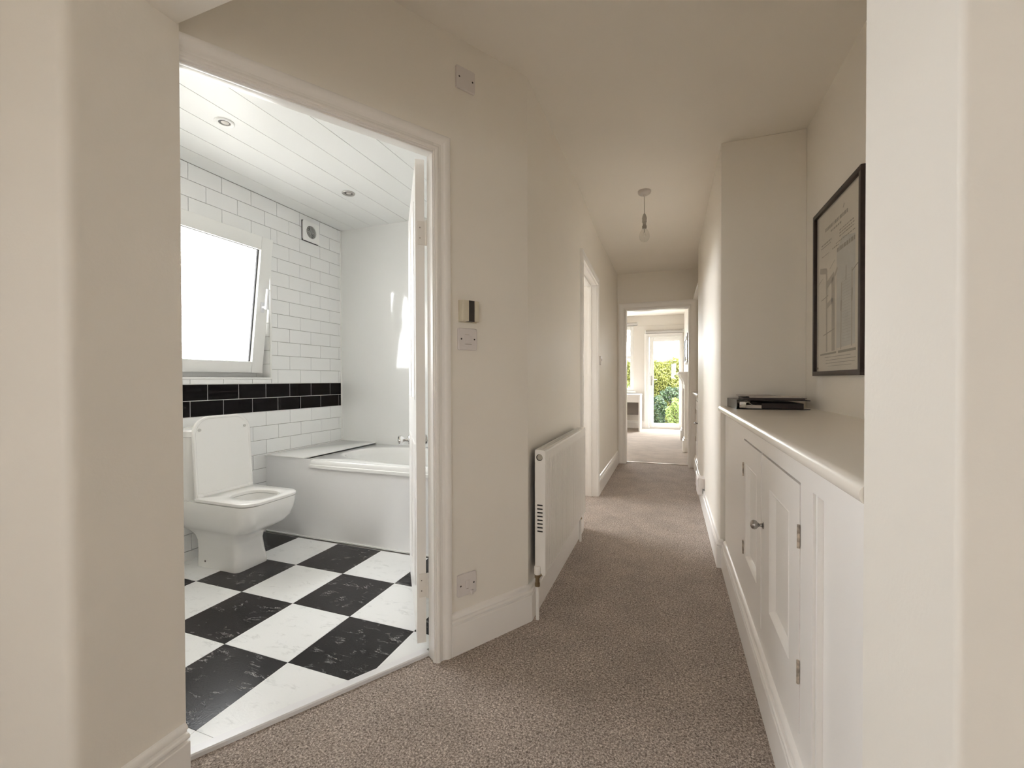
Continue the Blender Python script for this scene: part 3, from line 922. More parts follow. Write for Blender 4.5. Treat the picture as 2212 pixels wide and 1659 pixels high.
MB().loft([hole(0.066, 0.060, 0.2705, 2.2, 0.405), hole(0.066, 0.060, 0.272, 2.2, 0.405)]).build('water', mat('toilet_water', (0.35, 0.36, 0.36), 0.03), to)
so_ = rrect(0.205, 0.622, -0.176, 0.176, [0.02, 0.085, 0.085, 0.02], 8, 8)
def seat_out(d, z):
    return [(a + (-d if a > 0.4 else d), b + (-d if b > 0 else d), z) for a, b in so_]
rings_s = [seat_out(0.004, 0.393), seat_out(0.0, 0.397), seat_out(0.0, 0.408), seat_out(0.005, 0.412), hole(0.128, 0.109, 0.412), hole(0.122, 0.103, 0.409), hole(0.120, 0.101, 0.402), hole(0.122, 0.103, 0.393)]
MB().loft(rings_s + [rings_s[0]], False, False).build('seat', SEATM, to, smooth=True, angle=40)
# raised lid leaning on the cistern
lid_o = rrect(-0.172, 0.172, 0.0, 0.437, [0.012, 0.012, 0.085, 0.085], 10)
def lidring(x, d):
    return [(x, a * (1 - d / 0.172), 0.2185 + (b - 0.2185) * (1 - d / 0.2185) + 0.012 * (1 - (a / 0.172) ** 2) * (1 if b > 0.25 else 0)) for a, b in lid_o]
ld = MB().loft([lidring(0.0, 0.006), lidring(0.004, 0.0), lidring(0.014, 0.0), lidring(0.018, 0.004), lidring(0.018, 0.012), lidring(0.014, 0.016)]).build('lid', SEATM, to, T(0.213, 0, 0.408) @ Matrix.Rotation(math.radians(-3.5), 4, 'Y'), smooth=True, angle=35)
for s in (-1, 1):
    MB().lathe([(0.009, 0), (0.008, 0.005), (0.0, 0.006)], (0.014, s * 0.135, 0.372), 'x', 12).build('bumper', mat('grey_rubber_bumper', (0.55, 0.54, 0.52), 0.5), ld, smooth=True)
MB().tube([(0.222, -0.150, 0.416), (0.222, 0.150, 0.416)], 0.0125, 14).build('hinge_bar', SEATM, to, smooth=True)
for s in (-1, 1):
    MB().lathe([(0.014, -0.016), (0.0155, -0.014), (0.0155, 0.014), (0.014, 0.016)], (0.222, s * 0.150, 0.416), 'y', 16).build('hinge_cap', SEATM, to, smooth=True)
ci = MB().loft([[(a, b, z) for a, b in rrect(0.002, x1, -hw, hw, [0.004, 0.03, 0.03, 0.004], 6)] for z, x1, hw in ((0.386, 0.170, 0.165), (0.41, 0.178, 0.172), (0.735, 0.190, 0.178), (0.742, 0.190, 0.178))]).build('cistern', CERAMIC, to, smooth=True, angle=40)
MB().loft([[(a, b, z) for a, b in rrect(0.0015, x1, -hw, hw, [0.004, 0.03, 0.03, 0.004], 6)] for z, x1, hw in ((0.7435, 0.196, 0.183), (0.747, 0.200, 0.187), (0.776, 0.200, 0.187), (0.782, 0.194, 0.181))]).build('cistern_lid', CERAMIC, to, smooth=True, angle=30)
MB().lathe([(0.02, 0.781), (0.02, 0.786), (0.0, 0.787)], (0.10, 0, 0), 'z', 20).build('flush_button', CHROME, to, smooth=True)
for s in (-1, 1):
    MB().lathe([(0.006, 0), (0.004, 0.0015), (0, 0.002)], (0.19, 0, 0), 'y', 12).build('fixing_cap', mat('dark_fixing_hole', (0.1, 0.08, 0.07), 0.6), to, T(0, s * 0.1005, 0.035) @ (Matrix.Rotation(PI, 4, 'Z') @ T(-0.38, 0, 0) if s < 0 else T(0, 0, 0)))

# ------------------------------------------------------------------ plates on the diagonal wall
def plate(name, label, s, z, cat, kind):
    t = thing(name, label, cat, ML @ T(s, TP, z))
    mb = MB().loft([[(a, y, b) for a, b in rrect(-hw, hw, -hw, hw, 0.006, 4)] for y, hw in ((0.0, 0.043), (-0.007, 0.043), (-0.0095, 0.0405))])
    mb.build('face_plate', PLAST, t, smooth=True, angle=35)
    for q in (-0.030, 0.030):
        MB().lathe([(0.0036, -0.0096), (0.0034, -0.0101), (0, -0.0101)], (q, 0, 0), 'y', 12).build('screw', mat('dark_screw_head', (0.06, 0.05, 0.045), 0.5, 0.4), t)
    if kind == 'switch':
        MB().box(-0.014, 0.014, -0.0125, -0.009, -0.012, 0.014).build('rocker', PLAST, t, bevel=0.001)
        MB().box(-0.014, 0.016, -0.0106, -0.0094, -0.0205, -0.0190).build('flag_line', INK, t)
        MB().box(-0.014, 0.006, -0.0106, -0.0094, 0.0170, 0.0182).build('flag_line', INKP, t)
    if kind == 'spur':
        MB().box(-0.009, 0.009, -0.0120, -0.009, -0.016, 0.016).build('fuse_carrier', PLAST, t, bevel=0.001)
        MB().box(-0.006, 0.004, -0.0125, -0.0118, -0.0165, -0.0145).build('slot', INK, t)
        MB().box(0.014, 0.026, -0.016, -0.009, -0.044, -0.026).build('cord_outlet', PLAST, t, bevel=0.002)
    return t
plate('blank_plate', 'blank white cover plate high on the wall above the bathroom door', 0.081, 2.228, 'wall plate', 'blank')
plate('light_switch', 'square white switch plate just below the thermostat', 0.086, 1.219, 'switch', 'switch')
plate('fused_spur', 'square white fused outlet plate just above the skirting', 0.079, 0.256, 'outlet', 'spur')
th = thing('thermostat', 'cream thermostat with dark vertical window beside the bathroom door', 'thermostat', ML @ T(0.090, TP, 1.3265))
MB().box(-0.042, 0.040, -0.004, 0.0, -0.043, 0.043).build('back_plate', BEIGEP, th)
MB().box(-0.040, -0.011, -0.030, -0.003, -0.040, 0.041).build('housing', BEIGEP, th, bevel=0.0025)
MB().box(0.015, 0.036, -0.030, -0.003, -0.040, 0.041).build('housing', BEIGEP, th, bevel=0.0025)
MB().box(-0.012, 0.016, -0.027, -0.003, -0.040, 0.041).build('display', DARKP, th)['label'] = 'dark vertical display strip'

# ------------------------------------------------------------------ radiator
RX0, RX1, RY0, RY1, RZ0, RZ1 = -0.559, -0.511, 1.822, 2.782, 0.192, 0.750
ra = thing('radiator', 'white ribbed panel radiator below the corridor wall', 'radiator', T(-0.535, 2.30, 0))
def RV(p):
    return (p[0] + 0.535, p[1] - 2.30, p[2])
mb = MB()
pts = [(RX1 - 0.012, RY0 + 0.004)]
n = 33
yy0, yy1 = RY0 + 0.030, RY1 - 0.030
for i in range(n):
    a = yy0 + (yy1 - yy0) * i / n
    p = (yy1 - yy0) / n
    pts += [(RX1 - 0.0005, a), (RX1, a + 0.003), (RX1, a + p * 0.58), (RX1 - 0.001, a + p * 0.58 + 0.002), (RX1 - 0.0070, a + p * 0.79)]
pts += [(RX1, yy1), (RX1, RY1 - 0.002), (RX1 - 0.012, RY1 - 0.002)]
pts.insert(1, (RX1, RY0 + 0.006))
zb_, zt_ = RZ0 + 0.02, RZ1 - 0.045
rings = []
for z, fl, dx in ((RZ0 + 0.006, 1, -0.006), (RZ0 + 0.014, 1, 0), (zb_, 1, 0), (zb_ + 0.015, 0, 0), (zt_ - 0.015, 0, 0), (zt_, 1, 0), (RZ1 - 0.010, 1, 0), (RZ1 - 0.003, 1, -0.004)):
    rings.append([RV(((RX1 if (fl and x > RX1 - 0.0085) else x) + dx, y, z)) for x, y in pts])
MB().loft(rings, True, True).build('ribbed_front', RADM, ra, smooth=True, angle=25)
# side panels with slots and a round hole: built from strips
for yc in (RY0, RY1 - 0.003):
    sd = MB()
    xa, xb = RX0, RX1 - 0.001
    slots = [0.505 - 0.0165 * i for i in range(8)]
    edges = [RZ0 + 0.005]
    for z in reversed(slots):
        edges += [z - 0.0035, z + 0.0035]
    edges.append(RZ1 - 0.064)
    for i in range(0, len(edges), 2):
        sd.box(xa, xb, yc, yc + 0.003, edges[i], edges[i + 1])
    for z in slots:
        sd.box(xa, xa + 0.010, yc, yc + 0.003, z - 0.0035, z + 0.0035).box(xb - 0.012, xb, yc, yc + 0.003, z - 0.0035, z + 0.0035)
    cxh, czh, rh = (xa + xb) / 2 - 0.003, RZ1 - 0.034, 0.015
    outer, inner = [], []
    for i in range(32):
        a = 2 * PI * i / 32
        c, s = math.cos(a), math.sin(a)
        q = min(((xb - cxh) / c if c > 0 else (xa - cxh) / c) if abs(c) > 1e-6 else 9, (((RZ1 - 0.002 - czh) / s) if s > 0 else ((RZ1 - 0.064 - czh) / s)) if abs(s) > 1e-6 else 9)
        outer.append((cxh + q * c, czh + q * s))
        inner.append((cxh + rh * c, czh + rh * s))
    sd.loft([[(a, yc, b) for a, b in outer], [(a, yc + 0.003, b) for a, b in outer], [(a, yc + 0.003, b) for a, b in inner], [(a, yc, b) for a, b in inner], [(a, yc, b) for a, b in outer]], False, False)
    sd.v = [RV(p) for p in sd.v]
    sd.build('side_panel', RADM, ra)
mb = MB().box(RX0 + 0.001, RX0 + 0.006, RY0 + 0.004, RY1 - 0.004, RZ0 + 0.01, RZ1 - 0.012)
for i in range(38):
    y = RY0 + 0.02 + i * 0.0248
    mb.box(RX0 + 0.007, RX1 - 0.013, y, y + 0.002, RZ0 + 0.03, RZ1 - 0.09)
mb.v = [RV(p) for p in mb.v]
mb.build('convector_fins', mat('shade_dark_convector_steel', (0.07, 0.065, 0.06), 0.6), ra)  # fins and back darkened: shade inside the grille slots is put into their colour
MB().lathe([(0.0125, 0.004), (0.0125, 0.006), (0, 0.006)], RV((cxh, RY0 + 0.003, czh)), 'y', 20).build('plug', mat('grey_radiator_plug', (0.42, 0.40, 0.34), 0.4, 0.5), ra)
tg = MB()
for x0_, x1_ in ((RX0, RX0 + 0.007), (RX0 + 0.020, RX0 + 0.023), (RX1 - 0.016, RX1 - 0.001)):
    tg.box(x0_, x1_, RY0 + 0.001, RY1 - 0.001, RZ1 - 0.004, RZ1)
tg.box(RX0 + 0.001, RX1 - 0.002, RY0 + 0.001, RY0 + 0.030, RZ1 - 0.0035, RZ1 - 0.0002).box(RX0 + 0.001, RX1 - 0.002, RY1 - 0.030, RY1 - 0.001, RZ1 - 0.0035, RZ1 - 0.0002)
for i in range(40):
    y = RY0 + 0.03 + i * 0.0226
    xa, xb = RX0 + 0.006, RX1 - 0.014
    tg.prism([(xa, y), (xb, y + 0.012), (xb, y + 0.0175), (xa, y + 0.0055)], RZ1 - 0.0035, RZ1 - 0.0004)
tg.v = [RV(p) for p in tg.v]
tg.build('top_grille', RADM, ra)
for (yc, nm) in ((RY0 - 0.004, 'a'), (RY1 + 0.010, 'b')):
    vx = RX0 + 0.012
    MB().tube([RV((vx, yc, 0.0)), RV((vx, yc, 0.150))], 0.0080, 12).build('pipe', RADM, ra, smooth=True)
    MB().tube([RV((vx, yc, 0.148)), RV((vx, yc, 0.162)), RV((vx, yc, 0.163)), RV((vx, yc, 0.186)), RV((vx, yc, 0.187)), RV((vx, yc, 0.202))], [0.0115, 0.0115, 0.0095, 0.0095, 0.013, 0.013], 12).build('valve_body', BRASS, ra, smooth=True)
    d = 0.018 if yc < 2 else -0.018
    MB().tube([RV((vx, yc, 0.190)), RV((vx + 0.012, yc + d * 0.5, 0.198)), RV((vx + 0.014, yc + d, 0.205))], 0.009, 10).build('valve_tail', BRASS, ra, smooth=True)
    MB().lathe([(0.0125, 0.200), (0.0145, 0.203), (0.0145, 0.232), (0.0125, 0.236), (0.0, 0.237)], RV((vx, yc, 0)), 'z', 18).build('valve_cap', RADM, ra, smooth=True)
for y in (RY0 + 0.2, RY1 - 0.2):
    mb = MB().box(-0.585, RX0 + 0.002, y - 0.015, y + 0.015, 0.25, 0.70)
    mb.v = [RV(p) for p in mb.v]
    mb.build('wall_bracket', RADM, ra)

# ------------------------------------------------------------------ side doorway
fr2 = thing('trim_5', 'white moulded door frame of the side room doorway beyond the radiator', 'door frame', ML2, kind='structure')
MB().box(Q0 - 0.028, Q0, 0.0, 0.118, 0, ZH2 + 0.028).build('jamb', TRIMW, fr2, bevel=0.001)
MB().box(Q1, Q1 + 0.028, 0.0, 0.118, 0, ZH2 + 0.028).build('jamb', TRIMW, fr2, bevel=0.001)
MB().box(Q0, Q1, 0.0, 0.118, ZH2, ZH2 + 0.028).build('door_head', TRIMW, fr2, bevel=0.001)
MB().box(Q1 - 0.013, Q1, 0.045, 0.078, 0, ZH2).build('door_stop', TRIMW, fr2, bevel=0.001)
MB().box(Q0, Q0 + 0.013, 0.045, 0.078, 0, ZH2).build('door_stop', TRIMW, fr2, bevel=0.001)
MB().box(Q0 + 0.013, Q1 - 0.013, 0.045, 0.078, ZH2 - 0.013, ZH2).build('door_stop', TRIMW, fr2, bevel=0.001)
architrave(Q0 - 0.006, Q1 + 0.006, ZH2 + 0.006).build('architrave', TRIMW, fr2, T(0, 0, 0), smooth=True, angle=28)
d2 = thing('door_2', 'white door standing open inside the side room', 'door', T(K(Q1 - 0.002, 0.132)[0], K(Q1 - 0.002, 0.132)[1], 0) @ Matrix.Rotation(math.radians(176), 4, 'Z'), kind='structure')
mb = MB()
for a, b in ((0.0, 0.10), (0.66, 0.76)):
    mb.box(a, b, -0.019, 0.019, 0.01, 1.90)
for a, b in ((0.01, 0.22), (0.80, 0.98), (1.78, 1.90)):
    mb.box(0.10, 0.66, -0.019, 0.019, a, b)
mb.build('door_leaf', TRIMW, d2)
for a, b in ((0.22, 0.80), (0.98, 1.78)):
    MB().box(0.10, 0.66, -0.007, 0.007, a, b).build('door_panel', TRIMW, d2)
MB().lathe([(0.02, 0), (0.022, 0.004), (0.009, 0.01), (0.008, 0.03), (0.02, 0.04), (0.022, 0.05), (0, 0.058)], (0.70, 0.019, 0.98), 'y', 18).build('door_knob', CHROME, d2, smooth=True)

# switch on the corridor wall beyond the side door
sw = thing('light_switch', 'white switch in side view on the wall past the side doorway', 'switch', T(-0.620, 4.15, 1.238))
MB().box(0, 0.010, -0.043, 0.043, -0.043, 0.043).build('face_plate', PLAST, sw, bevel=0.003)
MB().box(0.009, 0.017, -0.008, 0.008, -0.004, 0.020).build('rocker', PLAST, sw, bevel=0.002)

# socket box on the right wall
sk = thing('socket_box', 'white surface socket box above the skirting of the right corridor wall', 'socket', T(0.2495, 3.87, 0.17))
MB().box(-0.030, 0.0, -0.073, 0.073, -0.050, 0.085).build('housing', PLAST, sk, bevel=0.002)
MB().box(-0.036, -0.030, -0.073, 0.073, -0.048, 0.083).build('face_plate', PLAST, sk, bevel=0.002)
for q in (-0.045, 0.045):
    MB().box(-0.0395, -0.0355, q - 0.007, q + 0.007, 0.045, 0.068).build('rocker', PLAST, sk, bevel=0.001)
MB().box(0.0, 0.0200, -0.06, 0.06, 0.0, 0.080).build('back_box', PLAST, sk)

# ------------------------------------------------------------------ far doorway frame
fr3 = thing('trim_6', 'white moulded door frame at the far end of the corridor', 'door frame', T(0, YF, 0), kind='structure')
MB().box(FX0 - 0.028, FX0, 0.0, YF2 - YF + 0.002, 0, ZH3 + 0.028).build('jamb', TRIMW, fr3, bevel=0.001)
MB().box(FX1, FX1 + 0.028, 0.0, YF2 - YF + 0.002, 0, ZH3 + 0.028).build('jamb', TRIMW, fr3, bevel=0.001)
MB().box(FX0, FX1, 0.0, YF2 - YF + 0.002, ZH3, ZH3 + 0.028).build('door_head', TRIMW, fr3, bevel=0.001)
architrave(FX0 - 0.006, FX1 + 0.006, ZH3 + 0.006, scale=1.38).build('architrave', TRIM, fr3, smooth=True, angle=28)
MB().box(FX0, FX1, YF2 - YF - 0.012, YF2 - YF + 0.012, 0.0, 0.006).build('threshold_bar', mat('dull_brass_bar', (0.30, 0.24, 0.17), 0.4, 0.6), fr3, bevel=0.002)

# ------------------------------------------------------------------ pendant lamp
pe = thing('pendant_lamp', 'bare clear bulb hanging on a short cord from the corridor ceiling', 'pendant lamp', T(-0.167, 3.17, ZC))
MB().lathe([(0.044, 0.0), (0.044, -0.010), (0.040, -0.020), (0.030, -0.027), (0.012, -0.030), (0.008, -0.036), (0, -0.037)], (0, 0, 0), 'z', 32).build('ceiling_rose', mat('white_rose_plastic', (0.62, 0.58, 0.55), 0.3), pe, smooth=True)
MB().tube([(0, 0, -0.03), (0, 0, -0.165)], 0.0032, 8).build('cord', mat('white_flex', (0.55, 0.52, 0.48), 0.5), pe, smooth=True)
MB().lathe([(0.004, -0.158), (0.009, -0.164), (0.014, -0.180), (0.0155, -0.188), (0.0165, -0.189), (0.0165, -0.194), (0.0155, -0.195), (0.0155, -0.212), (0.0165, -0.213), (0.0165, -0.217), (0.0125, -0.218), (0.0115, -0.236), (0.0, -0.236)], (0, 0, 0), 'z', 24).build('lamp_holder', mat('grey_lampholder_plastic', (0.40, 0.375, 0.335), 0.4), pe, smooth=True, angle=30)
MB().lathe([(0.0115, -0.232), (0.0115, -0.243), (0.0150, -0.244), (0.0155, -0.249), (0.0145, -0.262), (0.0, -0.262)], (0, 0, 0), 'z', 24).build('bulb_cap', BULBCAP, pe, smooth=True, angle=30)
prof = [(0.0135, -0.255), (0.0165, -0.268), (0.024, -0.280), (0.0315, -0.294), (0.0355, -0.310), (0.0355, -0.322), (0.0315, -0.337), (0.023, -0.348), (0.011, -0.354), (0.0, -0.3555)]
MB().lathe(prof, (0, 0, 0), 'z', 32).build('glass_bulb', BULBG, pe, smooth=True)
MB().tube([(0, 0, -0.262), (0, 0, -0.29)], 0.004, 8).tube([(-0.002, 0, -0.288), (-0.012, 0, -0.312), (0, 0, -0.306), (0.012, 0, -0.312), (0.002, 0, -0.288)], 0.0007, 5).build('filament', mat('filament_glass', (0.5, 0.48, 0.45), 0.3), pe)

# ------------------------------------------------------------------ built-in cupboards
def cupboard(name, label, y0, y1, doors, panels, far=False):
    """face at x=.293, y0..y1; doors = [(ya, yb, hinge side)], panels = [(ya, yb)] fixed recessed panels"""
    XF = 0.293
    cu = thing(name, label, 'cupboard', T(XF, (y0 + y1) / 2, 0))
    ym = (y0 + y1) / 2
    def bx(mb, xa, xb, ya, yb, za, zb):
        return mb.box(xa, xb, ya - ym, yb - ym, za, zb)
    ZT, ZD0, ZD1 = 0.876, 0.212, 0.811
    fr_ = MB()
    bx(fr_, 0, 0.022, y0, y1, ZD1 + 0.002, ZT)
    bx(fr_, 0, 0.022, y0, y1, 0.0, ZD0 - 0.002)
    edges = [y0]
    for a, b in sorted([(d[0], d[1]) for d in doors] + list(panels)):
        if not (edges and abs(edges[-1] - a) < 0.004 and len(edges) > 1):
            edges += [a - 0.0015, b + 0.0015]
        else:
            edges[-1] = b + 0.0015
    edges.append(y1)
    for i in range(0, len(edges), 2):
        if edges[i + 1] - edges[i] > 0.004:
            bx(fr_, 0, 0.022, edges[i], edges[i + 1], ZD0 - 0.002, ZD1 + 0.002)
    fr_.build('face_frame', TRIM, cu)
    bk = MB()
    bx(bk, 0.30, 0.31, y0, y1, 0.02, 0.86)
    bx(bk, 0.022, 0.30, y0, y1, 0.10, 0.115)
    bk.build('interior', TRIM, cu)
    for ya, yb in panels:
        p = MB()
        bx(p, 0.017, 0.022, ya, yb, ZD0, ZD1)
        p.build('fixed_panel', TRIM, cu)
        # small bead round the recess
        b = MB()
        bx(b, 0.005, 0.018, yb - 0.010, yb, ZD0, ZD1)
        bx(b, 0.005, 0.018, ya, ya + 0.010, ZD0, ZD1)
        bx(b, 0.010, 0.018, ya + 0.010, yb - 0.010, ZD1 - 0.004, ZD1)
        b.build('panel_bead', TRIM, cu, bevel=0.002)
    for (ya, yb, hs, py0, py1, knob) in doors:
        d = MB()
        z0, z1 = ZD0, ZD1 - 0.003
        pz0, pz1 = 0.333, 0.718
        XA, XB_ = -0.002, 0.019
        bx(d, XA, XB_, ya, py0, z0, z1)
        bx(d, XA, XB_, py1, yb, z0, z1)
        bx(d, XA, XB_, py0, py1, z0, pz0)
        bx(d, XA, XB_, py0, py1, pz1, z1)
        do = d.build('cupboard_door', TRIM, cu)
        p = MB()
        bx(p, 0.012, 0.016, py0, py1, pz0, pz1)
        p.build('door_panel', TRIM, do)
        prof = [(0.0, -0.002), (0.003, -0.0035), (0.008, -0.001), (0.013, 0.004), (0.018, 0.010), (0.020, 0.013)]
        rg = []
        for (cy_, cz_, dy, dz) in ((py0, pz0, 1, 1), (py1, pz0, -1, 1), (py1, pz1, -1, -1), (py0, pz1, 1, -1)):
            rg.append([(x_, cy_ - ym + dy * w_, cz_ + dz * w_) for w_, x_ in prof])
        vs = [v for r in rg for v in r]
        n_ = len(prof)
        fs = [(kk * n_ + ii, kk * n_ + ii + 1, ((kk + 1) % 4) * n_ + ii + 1, ((kk + 1) % 4) * n_ + ii) for kk in range(4) for ii in range(n_ - 1)]
        MB().add(vs, fs).build('panel_moulding', TRIM, do, smooth=True, angle=30)
        if knob:
            kb = MB().lathe([(0.0, 0.0), (0.011, 0.0), (0.012, -0.002), (0.006, -0.005), (0.0045, -0.011), (0.008, -0.016), (0.0135, -0.021), (0.0155, -0.027), (0.0135, -0.034), (0.007, -0.038), (0.0, -0.039)], (-0.002, knob - ym, 0.578), 'x', 24)
            kb.build('knob', NICKEL, do, smooth=True)['label'] = 'round metal cupboard knob'
        hy_ = ya if hs < 0 else yb
        for hz_ in (0.36, 0.685):
            h = MB()
            h.lathe([(0.0035, hz_ - 0.028), (0.0035, hz_ + 0.028)], (-0.004, hy_ - ym, 0), 'z', 8)
            h.build('hinge', mat('worn_painted_hinge', (0.42, 0.36, 0.30), 0.45, 0.3, noise=(90, 0.5)), do)
    s = MB()
    rings = [[(-p_, y - ym, z) for p_, z in SKIRT] for y in (y0, y1)]
    s.loft(rings).build('plinth_skirting', TRIM, cu, smooth=True, angle=30)
    return cu
cupboard('built_in_cupboard', 'long white built-in cupboard with panelled doors below the framed plan', 0.755, 2.658,
         [(1.195, 1.6435, -1, 1.288, 1.522, 1.612), (1.656, 2.014, 1, 1.731, 1.966, None)], [(0.765, 1.100)])
cupboard('built_in_cupboard', 'white built-in cupboard in the recess beside the far doorway', 4.745, 5.555,
         [(4.80, 5.145, -1, 4.87, 5.07, 5.11), (5.155, 5.50, 1, 5.23, 5.43, None)], [])
def worktop(name, label, y0, y1):
    ym = (y0 + y1) / 2
    prof = [(0.680, 0.876), (0.280, 0.876)]
    r = 0.017
    for i in range(11):
        a = -PI / 2 - PI * i / 10
        prof.append((0.2735 + r * math.cos(a), 0.893 + r * math.sin(a)))
    prof += [(0.300, 0.910), (0.680, 0.910)]
    rings = [[(x - 0.45, y - ym, z - 0.876) for x, z in prof] for y in (y0, y1)]
    o = MB().loft(rings).build(name, mat('white_worktop_paint', (0.82, 0.78, 0.72), 0.25, bump=(50, 0.04, 0.002)), None, T(0.45, ym, 0.876), smooth=True, angle=40)
    return tag(o, label, 'worktop')
worktop('cupboard_top', 'long white cupboard top with rounded nosing holding the binders', 0.753, 2.6795)
worktop('cupboard_top', 'white rounded cupboard top in the recess beside the far doorway', 4.7205, 5.579)
hs = MB().box(0.262, 0.68, 4.7205, 5.579, 2.005, 2.030)
tag(hs.build('wall_shelf', TRIM, None, bevel=0.004), 'high white shelf edge in the recess beside the far doorway', 'shelf')

# binders and papers on the cupboard top
def pile(name, label, cat, M, parts):
    t = thing(name, label, cat, M, 'papers piled on the cupboard top')
    for nm, mb, m, bv in parts:
        mb.build(nm, m, t, bevel=bv)
    return t
Zt = 0.9105
Wd, Dp = 0.315, 0.255
# ring binder: two covers, rounded spine towards the hall, papers inside
M1 = T(0.318, 2.405, Zt) @ Matrix.Rotation(math.radians(3), 4, 'Z')
b_ = thing('ring_binder', 'black ring binder lying flat at the bottom of the paper pile', 'binder', M1, 'papers piled on the cupboard top')
MB().box(0.0, Wd, 0, Dp, 0.0, 0.003).build('cover', BINDER, b_)
MB().box(0.0, Wd, 0, Dp, 0.043, 0.046).build('cover', BINDER, b_)
MB().box(-0.003, 0.0, 0, Dp, 0.0, 0.046).build('spine', BINDER, b_)
MB().box(0.030, 0.110, 0.012, 0.24, 0.004, 0.020).build('paper_block', SHEET, b_)
MB().box(0.012, 0.040, 0.006, 0.018, 0.006, 0.036).tube([(0.02, 0.012, 0.02), (0.05, 0.012, 0.036), (0.07, 0.012, 0.02)], 0.003, 6).build('ring_clip', CHROME, b_, bevel=0.001)
MB().box(0.11, 0.29, 0.010, 0.245, 0.004, 0.030).build('divider_block', FOLDER, b_)
M2 = T(0.345, 2.42, Zt + 0.0465) @ Matrix.Rotation(math.radians(-2), 4, 'Z')
pile('document_folder', 'dark brown folder resting on the black ring binder', 'folder', M2, [('cover', MB().box(0, 0.27, 0, 0.225, 0, 0.002), FOLDER, 0), ('sheets', MB().box(0.004, 0.265, 0.004, 0.22, 0.002, 0.007), mat('brown_paper_stack', (0.10, 0.08, 0.075), 0.6), 0), ('cover', MB().box(0, 0.27, 0, 0.225, 0.007, 0.009), FOLDER, 0)])
M3 = T(0.378, 2.445, Zt + 0.056) @ Matrix.Rotation(math.radians(-6), 4, 'Z')
pile('booklet', 'thin pale booklet lying on the dark brown folder', 'booklet', M3, [('pages', MB().box(0, 0.225, 0, 0.20, 0, 0.005), SHEET, 0.001)])
M4 = T(0.365, 2.47, Zt + 0.0615) @ Matrix.Rotation(math.radians(7), 4, 'Z')
pile('leaflet', 'single grey leaflet on top of the paper pile', 'leaflet', M4, [('pages', MB().box(0, 0.16, 0, 0.175, 0, 0.003), mat('grey_leaflet_paper', (0.42, 0.38, 0.36), 0.5), 0)])

# ------------------------------------------------------------------ framed plan
PX, PY0, PY1, PZ0, PZ1 = 0.680, 1.925, 2.486, 1.074, 1.846
pc = thing('framed_plan', 'dark framed old plan print on the alcove wall', 'picture', T(PX, (PY0 + PY1) / 2, (PZ0 + PZ1) / 2))
hw, hh = (PY1 - PY0) / 2, (PZ1 - PZ0) / 2
fw_ = 0.021
mb = MB().box(-0.024, -0.001, -hw, hw, -hh, -hh + fw_).box(-0.024, -0.001, -hw, hw, hh - fw_, hh).box(-0.024, -0.001, -hw, -hw + fw_, -hh + fw_, hh - fw_).box(-0.024, -0.001, hw - fw_, hw, -hh + fw_, hh - fw_)
mb.build('frame', FRAMEM, pc, bevel=0.0015)
pp = MB().box(-0.011, -0.004, -hw + fw_, hw - fw_, -hh + fw_, hh - fw_).build('print', PAPER, pc)
MB().box(-0.0145, -0.0125, -hw + fw_, hw - fw_, -hh + fw_, hh - fw_).build('picture_glass', PICG, pc)
# drawing on the sheet: u runs left to right as seen, v upwards, both 0..1 of the sheet
pw, ph = 2 * (hw - fw_), 2 * (hh - fw_)
def uv(u, v, dx=0.0):
    return (-0.0112 - dx, pw / 2 - u * pw, -ph / 2 + v * ph)
def patch(mb, pts, dx=0.0002):
    n_ = len(pts)
    mb.add([uv(a, b, dx) for a, b in pts], [tuple(range(n_))])
def ln(mb, a, b, w, dx=0.0004):
    (x0, y0), (x1, y1) = a, b
    d = Vector((x1 - x0, (y1 - y0) * ph / pw))
    nrm = Vector((-d.y, d.x)).normalized() * w / 2
    patch(mb, [(x0 + nrm.x, y0 + nrm.y * pw / ph), (x1 + nrm.x, y1 + nrm.y * pw / ph), (x1 - nrm.x, y1 - nrm.y * pw / ph), (x0 - nrm.x, y0 - nrm.y * pw / ph)], dx)
wash = MB()
patch(wash, [(0.50, 0.13), (0.88, 0.14), (0.88, 0.72), (0.62, 0.76), (0.50, 0.70)])
wash.build('blue_wash', PAPERG, pp)
roads = MB()
for a, b, w in (((0.09, 0.645), (0.26, 0.62), 0.05), ((0.26, 0.63), (0.27, 0.12), 0.035), ((0.42, 0.56), (0.43, 0.12), 0.075), ((0.27, 0.53), (0.45, 0.57), 0.06), ((0.27, 0.40), (0.43, 0.43), 0.045), ((0.60, 0.12), (0.61, 0.50), 0.02), ((0.82, 0.13), (0.82, 0.55), 0.02), ((0.46, 0.56), (0.52, 0.60), 0.03)):
    ln(roads, a, b, w, 0.0003)
roads.build('drawn_roads', INKP, pp)['kind'] = 'stuff'
tx = MB()
rnd = random.Random(3)
def words(u0, u1, v, h):
    u = u0
    while u < u1:
        w = rnd.uniform(0.012, 0.045)
        ln(tx, (u, v), (min(u + w, u1), v), h)
        u += w + 0.010
words(0.22, 0.74, 0.878, 0.030)
words(0.36, 0.60, 0.845, 0.016)
for i in range(3):
    words(0.56, 0.86, 0.805 - i * 0.017, 0.010)
words(0.48, 0.88, 0.745, 0.008)
words(0.13, 0.38, 0.797, 0.013)
words(0.12, 0.36, 0.780, 0.010)
words(0.14, 0.32, 0.725, 0.007)
words(0.40, 0.55, 0.73, 0.012)
words(0.51, 0.88, 0.700, 0.034)
